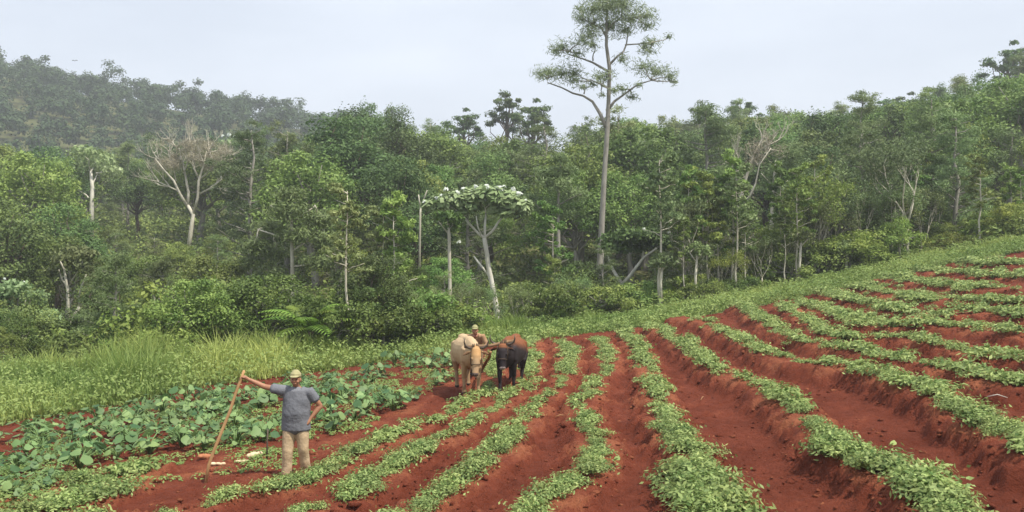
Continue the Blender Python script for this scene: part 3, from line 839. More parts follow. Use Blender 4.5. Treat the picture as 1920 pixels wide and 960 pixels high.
pine_cl = z7([(660, 60, 150, 70), (560, 80, 110, 60), (760, 50, 120, 60), (820, 130, 140, 55), (680, 165, 140, 60), (560, 170, 70, 45), (480, 140, 60, 28), (930, 110, 75, 45),
  (480, 50, 40, 35), (940, 180, 60, 28), (640, -20, 120, 60), (740, -10, 90, 50), (780, 210, 70, 35),
  (350, 320, 90, 50), (480, 290, 60, 55), (540, 250, 55, 50), (300, 350, 40, 28), (450, 375, 60, 28), (560, 330, 50, 30),
  (920, 320, 50, 32), (980, 272, 60, 28), (1080, 262, 32, 20), (960, 340, 60, 20),
  (250, 500, 95, 42), (350, 495, 90, 48), (430, 500, 70, 60), (200, 530, 50, 30), (600, 545, 80, 36), (430, 560, 50, 25), (500, 600, 60, 16), (560, 580, 40, 18),
  (760, 410, 50, 34), (900, 465, 95, 38), (1010, 490, 110, 40), (1100, 520, 48, 42), (1125, 560, 22, 20), (760, 620, 55, 30), (840, 660, 50, 22), (700, 640, 40, 22), (620, 660, 30, 14), (660, 510, 60, 24), (870, 600, 30, 20)])
traced('pine_tree', 'very tall pine with layered tufted branches rising high above the forest', PINE_Y,
  [(1121, 600, 13), (1123, 520, 12), (1128, 430, 11), (1133, 330, 9.5), (1139, 240, 9), (1141, 190, 7.5), (1143, 130, 7), (1137, 85, 6), (1137, 40, 4), (1140, 0, 2)],
  [[(1136, 238, 8), (1126, 212, 7), (1112, 188, 5), (1095, 176, 4), (1076, 170, 3.5), (1055, 158, 3), (1028, 147, 2)],
   [(1141, 205, 6), (1152, 190, 5), (1166, 180, 4), (1182, 168, 3.5), (1196, 158, 3), (1222, 150, 2)],
   [(1143, 135, 5), (1130, 126, 4.5), (1112, 114, 4), (1095, 106, 3), (1068, 96, 2)],
   [(1144, 120, 5), (1158, 105, 4), (1170, 95, 3.5), (1176, 80, 3), (1180, 50, 2)], [(1172, 84, 3), (1195, 82, 2.5), (1225, 78, 2), (1250, 72, 1.5)],
   [(1138, 72, 4), (1128, 55, 3), (1112, 47, 2.5), (1092, 38, 2)], [(1138, 60, 3.5), (1150, 42, 3), (1166, 30, 2), (1190, 32, 1.5)],
   [(1141, 165, 3.5), (1128, 160, 3), (1105, 152, 2)]],
  pine_cl, 'pine', M_barkg, per=300, ln=.36, wd=.045, seed=4, shell=(.1, 1.35))
# silver umbrella tree with the white forked trunk
ucl = [(z[0], z[1], z[2], z[3]) for z in [(830, 378, 28, 16), (860, 372, 30, 18), (890, 370, 30, 18), (920, 366, 32, 18), (950, 374, 30, 17), (975, 386, 26, 16), (805, 384, 18, 10), (880, 388, 28, 12), (935, 388, 30, 14), (900, 355, 34, 10), (990, 395, 12, 10), (858, 398, 16, 8), (950, 400, 20, 8)]]
traced('umbrella_tree', 'white trunked tree with a flat umbrella crown of silver leaves behind the oxen', 47,
  [(937, 625, 11), (933, 590, 10), (925, 545, 9.5), (916, 500, 9), (912, 470, 8.5), (908, 446, 8)],
  [[(908, 446, 6), (895, 436, 5), (880, 420, 4.5), (866, 403, 3.5)], [(909, 446, 5), (909, 425, 4.5), (911, 398, 3.5)], [(909, 446, 5.5), (924, 432, 5), (935, 415, 4), (944, 403, 3)],
   [(918, 520, 4.5), (905, 502, 4), (888, 480, 3)], [(902, 440, 3), (896, 425, 2.5), (893, 405, 2)], [(866, 403, 3), (850, 390, 2), (820, 380, 1.5)], [(944, 403, 3), (960, 392, 2), (980, 388, 1.5)]],
  ucl, 'silver', M_barkw, per=200, ln=.42, wd=.24, seed=8, shell=(.4, 1), up=.8, jit=.4,
  white=[(820, 372, 6), (845, 372, 7), (870, 356, 7), (884, 362, 7), (925, 364, 8), (945, 352, 7), (962, 356, 8), (985, 378, 7), (910, 376, 6), (838, 357, 8), (858, 362, 8), (893, 351, 7), (912, 352, 10), (936, 355, 11), (951, 364, 9), (973, 365, 10), (901, 366, 7), (829, 368, 6), (798, 380, 6), (862, 455, 7), (806, 387, 7)])
traced('pole_tree', 'slim straight pale pole trunk left of the white forked tree', 46, [(846, 612, 8), (844, 560, 7), (843, 500, 6.5), (842, 440, 6), (840, 405, 4)],
  [[(845, 560, 3), (855, 590, 2.5), (862, 620, 2)], [(842, 440, 3), (830, 425, 2), (822, 415, 1.5)], [(842, 430, 3), (852, 418, 2), (860, 405, 1.5)]],
  [(835, 405, 22, 12), (855, 410, 18, 12), (845, 425, 20, 10)], 'mid', M_barkp, per=260, ln=.3, wd=.15, seed=9)
traced('dead_snag', 'short bare forked snag beside the left end of the silver crown', 50, [(785, 430, 4), (788, 400, 4), (789, 385, 3)],
  [[(789, 390, 3), (786, 375, 2.5), (785, 365, 2)], [(789, 388, 3), (796, 372, 2.5), (802, 358, 2)]], [], 'mid', M_barkp, seed=2)
traced('crooked_tree', 'crooked white tree with two spreading limbs under a dark crown', 49, [(1173, 592, 11), (1171, 560, 10), (1167, 533, 9)],
  [[(1168, 535, 8), (1158, 520, 7), (1150, 505, 6), (1141, 480, 4), (1133, 470, 2.5)], [(1167, 533, 8), (1180, 518, 7), (1192, 500, 6), (1205, 482, 5), (1228, 465, 3)], [(1204, 483, 4), (1207, 470, 3), (1210, 455, 2)]],
  [(1150, 450, 30, 18), (1180, 440, 34, 18), (1215, 445, 36, 20), (1245, 455, 24, 16), (1140, 465, 20, 12), (1200, 462, 26, 12), (1170, 465, 18, 10), (1262, 447, 14, 10)], 'dark', M_barkw, per=330, ln=.3, wd=.16, seed=10,
  white=[(1253, 436, 6), (1205, 430, 5)])
traced('thin_trunk_tree', 'straight thin grey trunk with a feathery olive crown left of the pine', 52, [(1046, 570, 9), (1047, 500, 8), (1047, 440, 7), (1047, 380, 5), (1049, 330, 2)],
  [[(1047, 400, 3), (1030, 392, 2.5), (1010, 390, 1.5)], [(1047, 385, 3), (1070, 372, 2.5), (1088, 365, 1.5)], [(1048, 360, 3), (1030, 345, 2), (1015, 335, 1)]],
  [(1020, 385, 36, 16), (1075, 365, 36, 18), (1040, 345, 40, 20), (1060, 320, 30, 18), (1025, 325, 30, 16), (1050, 400, 40, 14), (1000, 370, 20, 14), (1048, 300, 22, 14)], 'feather', M_barkg, per=420, ln=.3, wd=.06, seed=11)
traced('leaning_tree', 'leaning bare trunk with a brown wispy top on the right of the forest', 54, [(1358, 570, 8), (1364, 520, 8), (1370, 455, 8), (1378, 415, 7), (1390, 368, 6), (1400, 330, 5), (1413, 290, 3.5), (1432, 255, 2)],
  [[(1385, 390, 4), (1405, 368, 4), (1414, 345, 3), (1420, 310, 2), (1440, 280, 1.5)], [(1398, 335, 3), (1385, 310, 2), (1378, 290, 1.5)], [(1413, 290, 3), (1435, 275, 2), (1460, 262, 1.2)], [(1405, 315, 2.5), (1420, 290, 2), (1428, 262, 1)]],
  [(1410, 280, 26, 24), (1440, 262, 28, 22), (1425, 300, 26, 20), (1455, 285, 22, 18), (1398, 310, 18, 16)], 'brown', M_barkp, per=110, ln=.4, wd=.03, seed=12, fine=17)
traced('grey_trunk_tree', 'upright pale grey trunk with an olive feathery crown beside the leaning trunk', 57, [(1440, 560, 9), (1442, 490, 9), (1446, 430, 8), (1449, 380, 7), (1451, 335, 5), (1455, 300, 2)],
  [[(1448, 385, 3), (1465, 360, 2), (1480, 345, 1)], [(1450, 350, 3), (1435, 335, 2), (1425, 325, 1)]],
  [(1470, 330, 40, 30), (1500, 355, 34, 26), (1480, 290, 36, 26), (1450, 340, 26, 22), (1515, 320, 28, 24), (1495, 385, 26, 18), (1470, 370, 24, 18)], 'feather', M_barkp, per=420, ln=.3, wd=.06, seed=13)
traced('leaning_tree', 'short leaning whitish stem below the upright grey trunk', 50, [(1414, 530, 6), (1424, 500, 6), (1437, 470, 5), (1447, 455, 3)], [[(1437, 470, 2.5), (1432, 455, 2), (1430, 445, 1.5)]], [(1445, 448, 26, 12), (1425, 445, 22, 12)], 'brown', M_barkp, per=200, ln=.25, wd=.1, seed=14)
for px, py0, py1, lab in [(1500, 540, 455, 'thin straight white stem at the edge of the right field verge'), (1588, 512, 470, 'short thin white stem above the right field verge'), (1305, 560, 480, 'thin pale stem between the crooked tree and the leaning trunk'), (1240, 560, 500, 'small forked pale stem right of the crooked tree')]:
    Yp = float(Bf((px - 960) / F * 47)) + 1.2
    traced('slim_tree', lab, Yp, [(px, py0 + 8, 6), (px - 1, (py0 + py1) / 2, 5), (px + 2, py1, 4)], [[(px + 1, py1 + 12, 3), (px - 12, py1 - 6, 2)], [(px + 1, py1 + 8, 3), (px + 14, py1 - 8, 2)]],
           [(px - 10, py1 - 8, 20, 12), (px + 14, py1 - 10, 20, 13), (px, py1 - 18, 18, 10)], 'feather', M_barkp, per=230, ln=.22, wd=.1, seed=int(px))
# left edge
traced('forking_tree', 'pale forking trunk leaning right above the tall grass on the left', 41, [(114, 700, 11), (120, 650, 10), (130, 617, 9), (143, 587, 8), (150, 575, 7)],
  [[(150, 575, 5), (163, 560, 4), (175, 540, 3), (190, 535, 2)], [(149, 577, 5), (150, 555, 4), (158, 535, 3), (168, 515, 2)], [(130, 615, 6), (131, 580, 5.5), (133, 545, 5), (130, 505, 4), (126, 490, 2)], [(133, 545, 4), (118, 525, 3), (112, 505, 2)], [(132, 530, 3), (150, 505, 2), (158, 490, 1.5)]],
  [(150, 500, 40, 16), (118, 485, 34, 18), (180, 520, 26, 12), (95, 510, 22, 14), (165, 478, 26, 14), (135, 470, 30, 14)], 'feather', M_barkp, per=230, ln=.26, wd=.09, seed=15)
traced('short_stem_tree', 'short whitish stem just left of the pale forking trunk', 40.5, [(98, 700, 9), (98, 665, 8), (95, 640, 6)], [[(95, 642, 4), (88, 625, 3), (80, 615, 2)], [(95, 640, 4), (103, 620, 3)]],
  [(82, 608, 24, 14), (105, 600, 22, 14), (90, 590, 26, 12)], 'silver', M_barkp, per=260, ln=.26, wd=.14, seed=16)
traced('silver_tree', 'several thin purple grey stems under a silvery crown at the left picture edge', 41.5, [(20, 700, 8), (22, 670, 7), (28, 640, 6), (32, 600, 4), (34, 560, 3)],
  [[(22, 670, 5), (35, 655, 5), (50, 640, 4)], [(30, 620, 4), (42, 590, 3), (48, 560, 2)], [(24, 650, 4), (12, 610, 3), (8, 570, 2)]],
  [(30, 540, 40, 18), (5, 560, 30, 20), (55, 560, 26, 18), (20, 590, 30, 14), (60, 590, 18, 12), (0, 620, 24, 14), (45, 618, 16, 10)], 'silver', M_barkg, per=240, ln=.28, wd=.15, seed=17,
  white=[(20, 522, 4), (55, 528, 4), (62, 590, 4)])
traced('pole_pine', 'lone pale pole trunk with a wide olive feathery crown left of centre', 46, [(548, 625, 9), (548, 570, 9), (548, 510, 8), (547, 450, 6), (546, 400, 4), (546, 360, 2)],
  [[(548, 545, 3), (565, 548, 2.5), (580, 555, 1.5)], [(548, 540, 3), (536, 545, 2)], [(548, 470, 4), (580, 450, 3), (610, 442, 2)], [(547, 455, 4), (515, 440, 3), (485, 430, 2)], [(546, 420, 3), (570, 400, 2.5), (590, 385, 1.5)], [(546, 415, 3), (525, 395, 2), (505, 385, 1.5)], [(548, 500, 3), (590, 495, 2.5), (625, 500, 1.5)]],
  [(500, 425, 42, 20), (545, 395, 50, 24), (595, 410, 44, 22), (610, 450, 40, 20), (480, 460, 36, 18), (560, 440, 46, 18), (515, 475, 36, 16), (600, 490, 40, 18), (470, 490, 26, 16), (545, 365, 36, 18), (635, 480, 24, 16), (520, 510, 26, 12), (630, 515, 20, 12)], 'feather', M_barkp, per=360, ln=.3, wd=.07, seed=18)
rb = random.Random(8)
traced('leafless_tree', 'big leafless brown tree with a domed twiggy crown on the left slope', 86, [(352, 470, 9), (358, 432, 8), (362, 402, 7), (352, 385, 6)],
  [[(352, 388, 6), (340, 365, 5), (330, 340, 4), (312, 318, 3), (300, 300, 2)], [(352, 385, 6), (352, 360, 5), (345, 330, 4), (338, 300, 3), (330, 275, 1.5)], [(362, 402, 6), (372, 370, 5), (375, 340, 5), (385, 312, 3), (392, 285, 1.5)], [(375, 340, 4), (365, 315, 3), (362, 285, 2)],
   [(376, 335, 4), (398, 318, 3), (418, 300, 2)], [(338, 360, 3), (318, 350, 2.5), (298, 340, 1.5)], [(372, 365, 4), (395, 352, 3), (415, 335, 2)], [(344, 325, 3), (352, 300, 2), (356, 272, 1)], [(330, 340, 3), (322, 310, 2), (318, 285, 1)]],
  [(355 + 78 * cos(a) * r, 312 - 52 * sin(a) * r, 18, 13) for a, r in [(rb.uniform(-.1, PI + .1), rb.uniform(.3, 1.05)) for _ in range(60)]], 'brown', M_barkp, per=130, ln=.7, wd=.03, seed=19, twigs=True, fine=19)
traced('streaked_tree', 'grey green tree with a bright white bark streak on the left slope', 92, [(172, 430, 8), (172, 380, 8), (173, 350, 7), (170, 320, 5)], [[(172, 378, 4), (160, 365, 3), (148, 358, 2)], [(172, 350, 3), (180, 325, 2)]],
  [(175, 300, 40, 18), (150, 315, 30, 16), (200, 320, 26, 14), (130, 335, 22, 12), (165, 285, 30, 12)], 'silver', M_barkw, per=200, ln=.45, wd=.25, seed=20, shell=(.5, 1))
for px, py, lab in [(432, 256, 'small tree topped with white leaves under the far hill'), (388, 538, 'little patch of white topped leaves in the left forest'), (1185, 262, 'pale topped small tree right of the pine trunk')]:
    Yp = 118 if py < 300 else 60
    traced('white_topped_tree', lab, Yp, [(px, py + 60, 5), (px, py + 30, 4), (px, py + 8, 3)], [[(px, py + 20, 2), (px + 10, py + 6, 1.5)], [(px, py + 20, 2), (px - 10, py + 8, 1.5)]],
           [(px, py + 10, 24, 10), (px - 16, py + 14, 16, 9), (px + 18, py + 15, 16, 9)], 'silver', M_barkp, per=220, ln=.45, wd=.28, seed=int(px), shell=(.5, 1),
           white=[(px - 12, py, 5), (px, py - 3, 6), (px + 10, py + 1, 5), (px + 22, py + 5, 4)] if py < 300 or px < 500 else [(px, py, 4)])
traced('right_pole_tree', 'tall pale bare pole trunk with thin olive foliage at the right', 60, [(1893, 450, 9), (1892, 400, 8), (1893, 340, 7), (1896, 290, 5), (1898, 250, 2)],
  [[(1893, 345, 3), (1880, 325, 2), (1870, 310, 1)], [(1894, 310, 3), (1908, 295, 2), (1918, 280, 1)]],
  [(1870, 300, 40, 24), (1910, 280, 36, 26), (1885, 255, 36, 22), (1850, 330, 30, 20), (1915, 330, 24, 20)], 'feather', M_barkg, per=260, ln=.32, wd=.06, seed=22)
# bright arching palm-like plant
def fern_palm():
    rng = np.random.RandomState(3)
    Yf = float(Bf(-8.5)) + 1.0; x, y = at(582, Yf); z = float(hb(x, y))
    o = root('fern_palm', 'bright green palm with arching feathery fronds behind the tall grass', 'palm', (x, y, z))
    tr = MB(); tube(tr, [(0, 0, -.3), (.05, 0, .5), (.02, 0, 1.0)], [.16, .13, .1], 8); link('trunk', tr.mesh('trunk', M_barkb, True), o)
    for k in range(15):
        mb = MB(); a = k * 2.4 + rng.uniform(-.2, .2); el = rng.uniform(.5, 1.35); Lf = rng.uniform(1.4, 2.1)
        t = np.linspace(0, 1, 16)
        r_ = Lf * t * cos(el) + Lf * .35 * t ** 2; zz = 1.0 + Lf * t * sin(el) - Lf * .55 * t ** 2.4
        Pp = np.c_[cos(a) * r_, sin(a) * r_, zz]
        tube(mb, Pp, np.linspace(.022, .006, 16), 4)
        T = nrm(np.gradient(Pp, axis=0)); Sd = nrm(np.cross(T, [0, 0, 1.]))
        for s in (-1, 1):
            for i in range(2, 16):
                ll = .55 * sin(PI * (t[i] * .85 + .12))
                e = Pp[i] + (Sd[i] * s * .85 + T[i] * .45 + np.array([0, 0, -.25])) * ll
                w_ = T[i] * .045
                mid = (Pp[i] + e) / 2 + np.array([0, 0, .04])
                mb.add([Pp[i] - w_ * .5, mid - w_, e, mid + w_], [(0, 1, 2, 3)], None, float(rng.uniform(.5, 1)))
        link('frond', mb.mesh('frond', M_fern), o)
M_fern = leafmat('fern_leaves', (.11, .20, .03), (.24, .36, .06), trans=.4)
fern_palm()

# ------------------------------------------------------------------ crop rows
man_xy = np.array(proj(553, 893)[:2])
def crop_proto(seed, n=240, R=.205, H=.20, ln=.064, wd=.028):
    rng = np.random.RandomState(seed); mb = MB(); sm_ = MB()
    ns = 22
    for k in range(ns):
        a = rng.uniform(0, 2 * PI); rr = R * math.sqrt(rng.uniform(.02, 1)); hz = H * rng.uniform(.55, 1.1) * (1 - .45 * (rr / R) ** 2)
        end = np.array([cos(a) * rr, sin(a) * rr, hz])
        tube(sm_, [np.zeros(3), end * [.4, .4, .6], end], [.006, .005, .003], 3, .7, caps=False)
        m = n // ns
        C = end + rng.normal(0, 1, (m, 3)) * [.062, .062, .035]
        C[:, 2] = np.maximum(C[:, 2], .02)
        d = nrm(C - end + 1e-4)
        leaves(mb, rng, C, d * .5 + np.array([cos(a) * .3, sin(a) * .3, .9]) + rng.normal(0, .45, (m, 3)), ln, wd, np.clip(rng.uniform(.2, .8) + rng.normal(0, .2, m), 0, 1), bend=.25)
    return mb, sm_
CP = []
for s in range(6):
    a_, b_ = crop_proto(100 + s); CP.append((a_.mesh('foliage', M_crop), b_.mesh('stems', M_crop)))
FARP = []
for s in range(6):
    b = crop_proto(200 + s, n=110, ln=.10, wd=.045)[0]; FARP.append((np.concatenate(b.v), np.concatenate(b.q), np.concatenate(b.tq)))
ROWTXT = {'A': "the row at the man's boots", 'B': 'the row right of the man', 'C': 'the second row past the man', 'D': 'the wavy middle row',
          'E': 'the wide central row', 'F': 'the lower right curved row', 'G': 'the high bank row', 'H': 'the first row behind the bank', 'P': 'the lower left corner row', 'Q': 'the lowest left corner row', 'S': 'the leftmost short row', 'T': 'the short upper left row',
          'I': 'the second row behind the bank', 'J': 'the third row behind the bank'}
rng = np.random.RandomState(21)
spots = []
for k, P in ROWS.items():
    d = np.r_[0, np.cumsum(np.hypot(*np.diff(P, axis=0).T))]
    s = 0; idx = 0
    while s < d[-1]:
        x = np.interp(s, d, P[:, 0]); y = np.interp(s, d, P[:, 1])
        gap = fbm(np.array([x * .9 + 40]), np.array([y * .9]), 2)[0]
        far = y > 19
        step = rng.uniform(.22, .32)
        if not (gap < (.20 if k in 'CE' else .24)):
            ww = .185
            wr = dict(A=.82, B=.84, C=.84, D=.74, E=.88, F=.92, G=.92, P=1.0, H=.98, I=1.1, J=1.25, K=1.3, L=1.3, M=1.3, N=1.3, O=1.3).get(k, .9)
            for rep in range(3 if (k in 'EFG' and y < 13) else 2 if (y < 17 and rng.rand() < .6) else 1):
                jx, jy = rng.normal(0, ww * .75 * wr * (1.5 if k == 'E' and y < 13.6 else .9), 2)
                sc = rng.uniform(.75, 1.15) * np.interp(gap, [.30, .5], [.65, 1.1])
                sc *= wr * (1.25 if (k == 'E' and y < 13.6) or (k in 'FG' and y < 12.6) else 1)
                if math.hypot(x + jx - man_xy[0], y + jy - man_xy[1]) < .38: continue
                if -1.9 < x + jx < .3 and 21.5 < y + jy < 24.2: sc *= .6
                spots.append((k, x + jx, y + jy, sc, math.hypot(x, y)))
        s += step
# patchy plants over the far right upper field
for i_ in range(1100):
    x = rng.uniform(9, 33); y = rng.uniform(25, 50)
    px = 960 + F * x / y; py = 480 - F * float(h0(x, y)) / y
    if px < 1540 or px > 1990 or y > Ef(x) - .2 or py > 600: continue
    if vnoise(x * .8, y * .8) < .38: continue
    spots.append(('Z', x, y, rng.uniform(.6, 1.0), math.hypot(x, y)))
XY = np.array([(s[1], s[2]) for s in spots]); ZZ = hfull(XY[:, 0], XY[:, 1])
pxs = 960 + F * XY[:, 0] / XY[:, 1]; pys = 480 - F * (ZZ + .2) / XY[:, 1]
order = np.argsort([s[4] for s in spots])
near = [i for i in order if -10 < pxs[i] < 1930 and pys[i] < 985 and spots[i][0] in ROWTXT][:290]
nearset = set(near)
byrow = {}
for i in near: byrow.setdefault(spots[i][0], []).append(i)
ONES = ['', 'first', 'second', 'third', 'fourth', 'fifth', 'sixth', 'seventh', 'eighth', 'ninth', 'tenth', 'eleventh', 'twelfth', 'thirteenth', 'fourteenth', 'fifteenth', 'sixteenth', 'seventeenth', 'eighteenth', 'nineteenth']
TENS = {2: 'twent', 3: 'thirt', 4: 'fort', 5: 'fift', 6: 'sixt', 7: 'sevent', 8: 'eight', 9: 'ninet'}
def ordw(n):
    if n < 20: return ONES[n]
    t, o = divmod(n, 10)
    return TENS[t] + ('ieth' if o == 0 else 'y-' + ONES[o])
for k, ii in byrow.items():
    ii.sort(key=lambda i: spots[i][4])
    for c, i in enumerate(ii):
        _, x, y, sc, _d = spots[i]
        o = root('crop_plant', '', '', (x, y, ZZ[i] - .02))
        fm_, sm_ = CP[rng.randint(6)]; link('foliage', fm_, o); link('stems', sm_, o)
        o.rotation_euler = (rng.normal(0, .08), rng.normal(0, .08), rng.uniform(0, 6.28))
        o.scale = (sc * 1.12, sc * 1.12, sc)
        o['label'] = 'green crop plant, %s from the near end of %s' % (ordw(c + 1), ROWTXT[k])
        o['category'] = 'crop plant'; o['group'] = 'crop plants in the red soil rows'
mb = MB()
for i, (k, x, y, sc, d_) in enumerate(spots):
    if i in nearset: continue
    v, q, t = FARP[rng.randint(6)]
    a = rng.uniform(0, 6.28); c_, s_ = cos(a), sin(a)
    vv = v * sc * [1.12, 1.12, 1.0]
    vv = np.c_[vv[:, 0] * c_ - vv[:, 1] * s_ + x, vv[:, 0] * s_ + vv[:, 1] * c_ + y, vv[:, 2] + ZZ[i] - .02]
    mb.add(vv, q, None, t)
link('crop_foliage', mb.mesh('crop_foliage', M_crop), kind='stuff', label='light green crop foliage in the farther rows of the red field', category='crops')
print('spots', len(spots))

# ------------------------------------------------------------------ broad-leaved plants on the left
def heart_leaf(mb, rng, base, az, tilt, size, tint):
    n = 14
    th = np.linspace(0, 2 * PI, n, endpoint=False)
    r = .5 + .20 * np.cos(th) + .08 * np.cos(2 * th) - .04 * np.cos(3 * th) + rng.uniform(-.09, .09, n)
    u = r * np.cos(th); v = r * np.sin(th) * 1.0
    w_ = -.22 * v ** 2 - .25 * np.maximum(u, 0) ** 2 + .03 * np.sin(3 * th + rng.uniform(0, 6))
    P = np.c_[u, v, w_] * size
    P = np.r_[P, [[0, 0, .02 * size]]]
    ct, st = cos(tilt), sin(tilt)
    P = np.c_[P[:, 0] * ct + P[:, 2] * st, P[:, 1], -P[:, 0] * st + P[:, 2] * ct]
    ca, sa = cos(az), sin(az)
    P = np.c_[P[:, 0] * ca - P[:, 1] * sa, P[:, 0] * sa + P[:, 1] * ca, P[:, 2]] + base
    mb.add(P, None, [(n, k, (k + 1) % n) for k in range(n)], tint)
def taro_proto(seed, n=19, H=.36, R=.36, size=.14):
    rng = np.random.RandomState(seed)
    st = MB(); lf = MB()
    for k in range(n):
        a = k * 2.4 + rng.uniform(-.4, .4); r = R * rng.uniform(.3, 1.05); h = H * rng.uniform(.45, 1.15)
        e = np.array([cos(a) * r, sin(a) * r, h])
        tube(st, [np.zeros(3), e * [.35, .35, .7], e], [.014, .010, .007], 5, .8)
        heart_leaf(lf, rng, e, a + rng.uniform(-.6, .6), rng.uniform(.0, 1.0), size * rng.uniform(.5, 1.45), float(rng.uniform(.0, 1.0)))
    return st.mesh('stems', M_taro, True), lf.mesh('leaves', M_taro)
TP = [taro_proto(300 + s) for s in range(6)]
bed_px = [(-30, 822), (150, 786), (250, 762), (420, 728), (600, 718), (700, 690), (830, 672), (850, 690), (845, 712), (760, 765), (640, 812), (590, 838), (480, 868), (400, 872), (300, 885), (200, 905), (80, 925), (-30, 950)]
bed = np.array([proj(*p)[:2] for p in bed_px])
def inpoly(x, y, P):
    c = False; j = len(P) - 1
    for i in range(len(P)):
        if (P[i][1] > y) != (P[j][1] > y) and x < (P[j][0] - P[i][0]) * (y - P[i][1]) / (P[j][1] - P[i][1]) + P[i][0]: c = not c
        j = i
    return c
rt = random.Random(12); tp = []
tries = 0
while len(tp) < 200 and tries < 20000:
    tries += 1
    x = rt.uniform(bed[:, 0].min(), bed[:, 0].max()); y = rt.uniform(bed[:, 1].min(), bed[:, 1].max())
    if not inpoly(x, y, bed): continue
    if float(vnoise(x * .75 + 9, y * .75 + 2)) < .49: continue
    if math.hypot(x - man_xy[0], y - man_xy[1]) < .75: continue
    if any((x - a) ** 2 + (y - b) ** 2 < .56 ** 2 for a, b in tp): continue
    tp.append((x, y))
tp.sort(key=lambda p: 960 + F * p[0] / p[1])
zone = lambda px, py: ('left of the stick' if px < 400 else 'between stick and man' if px < 530 else 'behind the man' if px < 640 else 'between man and oxen' if px < 760 else 'beside the pale ox')
zc_ = {}
for x, y in tp:
    px = 960 + F * x / y; py = 480 - F * float(h0(x, y)) / y
    dz = 'by the verge' if y > np.interp(x, bed[:8, 0], bed[:8, 1]) - 2.5 else 'in the bed'
    key = zone(px, py) + dz; zc_[key] = zc_.get(key, 0) + 1
    o = root('broad_leaf_plant', 'broad leaved plant %s %s, %s from left' % (dz, zone(px, py), ordw(zc_[key])), 'plant', (x, y, gz(x, y) - .02), rt.uniform(0, 6.28), 'broad leaved plants in the left bed')
    s = rt.uniform(.7, 1.25); o.scale = (s, s, s * rt.uniform(.85, 1.1))
    sm, lm = rt.choice(TP)
    link('stems', sm, o); link('leaves', lm, o)
print('taro', len(tp))

# ------------------------------------------------------------------ organic bodies
def sphere(mb, c, r, n=10, m=8):
    r = np.broadcast_to(r, (3,)); th = np.linspace(0, PI, m + 1)
    pts = np.array([[c[0], c[1], c[2] + r[2] * cos(t)] for t in th[::-1]])
    ra = [max(1e-4, sin(t)) * r[0] for t in th[::-1]]; rb_ = [max(1e-4, sin(t)) * r[1] for t in th[::-1]]
    a = np.arange(n) * 2 * PI / n
    V = np.array([[p[0] + x * cos(q), p[1] + y_ * sin(q), p[2]] for p, x, y_ in zip(pts, ra, rb_) for q in a])
    i = np.arange(m)[:, None] * n; j = np.arange(n)[None]; jn = (j + 1) % n
    Qd = np.stack([i + j, i + jn, i + n + jn, i + n + j], -1).reshape(-1, 4)
    k = m * n
    V = np.r_[V, [pts[0]], [pts[-1]]]
    t = [(k + n, (q + 1) % n, q) for q in range(n)] + [(k + n + 1, k + q, k + (q + 1) % n) for q in range(n)]
    mb.add(V, Qd, t)
def blob(name, mb, voxel, m, smooth=2, colf=None):
    """union of closed shapes -> one continuous surface"""
    fs = []
    if mb.q: fs.append(np.concatenate(mb.q))
    if mb.t: fs.append(np.concatenate(mb.t))
    me = mk_mesh('raw', np.concatenate(mb.v), fs, [])
    import bmesh
    bm = bmesh.new(); bm.from_mesh(me); bmesh.ops.recalc_face_normals(bm, faces=bm.faces); bm.to_mesh(me); bm.free()
    o = bpy.data.objects.new('raw', me); COL.objects.link(o)
    r = o.modifiers.new('r', 'REMESH'); r.mode = 'VOXEL'; r.voxel_size = voxel; r.use_smooth_shade = True
    s = o.modifiers.new('s', 'SMOOTH'); s.factor = .5; s.iterations = smooth
    dg = bpy.context.evaluated_depsgraph_get()
    nm = bpy.data.meshes.new_from_object(o.evaluated_get(dg)); nm.name = name
    bpy.data.objects.remove(o); bpy.data.meshes.remove(me)
    nm.materials.clear(); nm.materials.append(m)
    nm.polygons.foreach_set('use_smooth', np.ones(len(nm.polygons), bool))
    if colf:
        co = np.empty(len(nm.vertices) * 3, np.float32); nm.vertices.foreach_get('co', co); co = co.reshape(-1, 3)
        c = colf(co[:, 0], co[:, 1], co[:, 2])
        a = nm.attributes.new('col', 'FLOAT_COLOR', 'POINT')
        a.data.foreach_set('color', np.c_[c, np.ones(len(c))].astype(np.float32).ravel())
    return nm
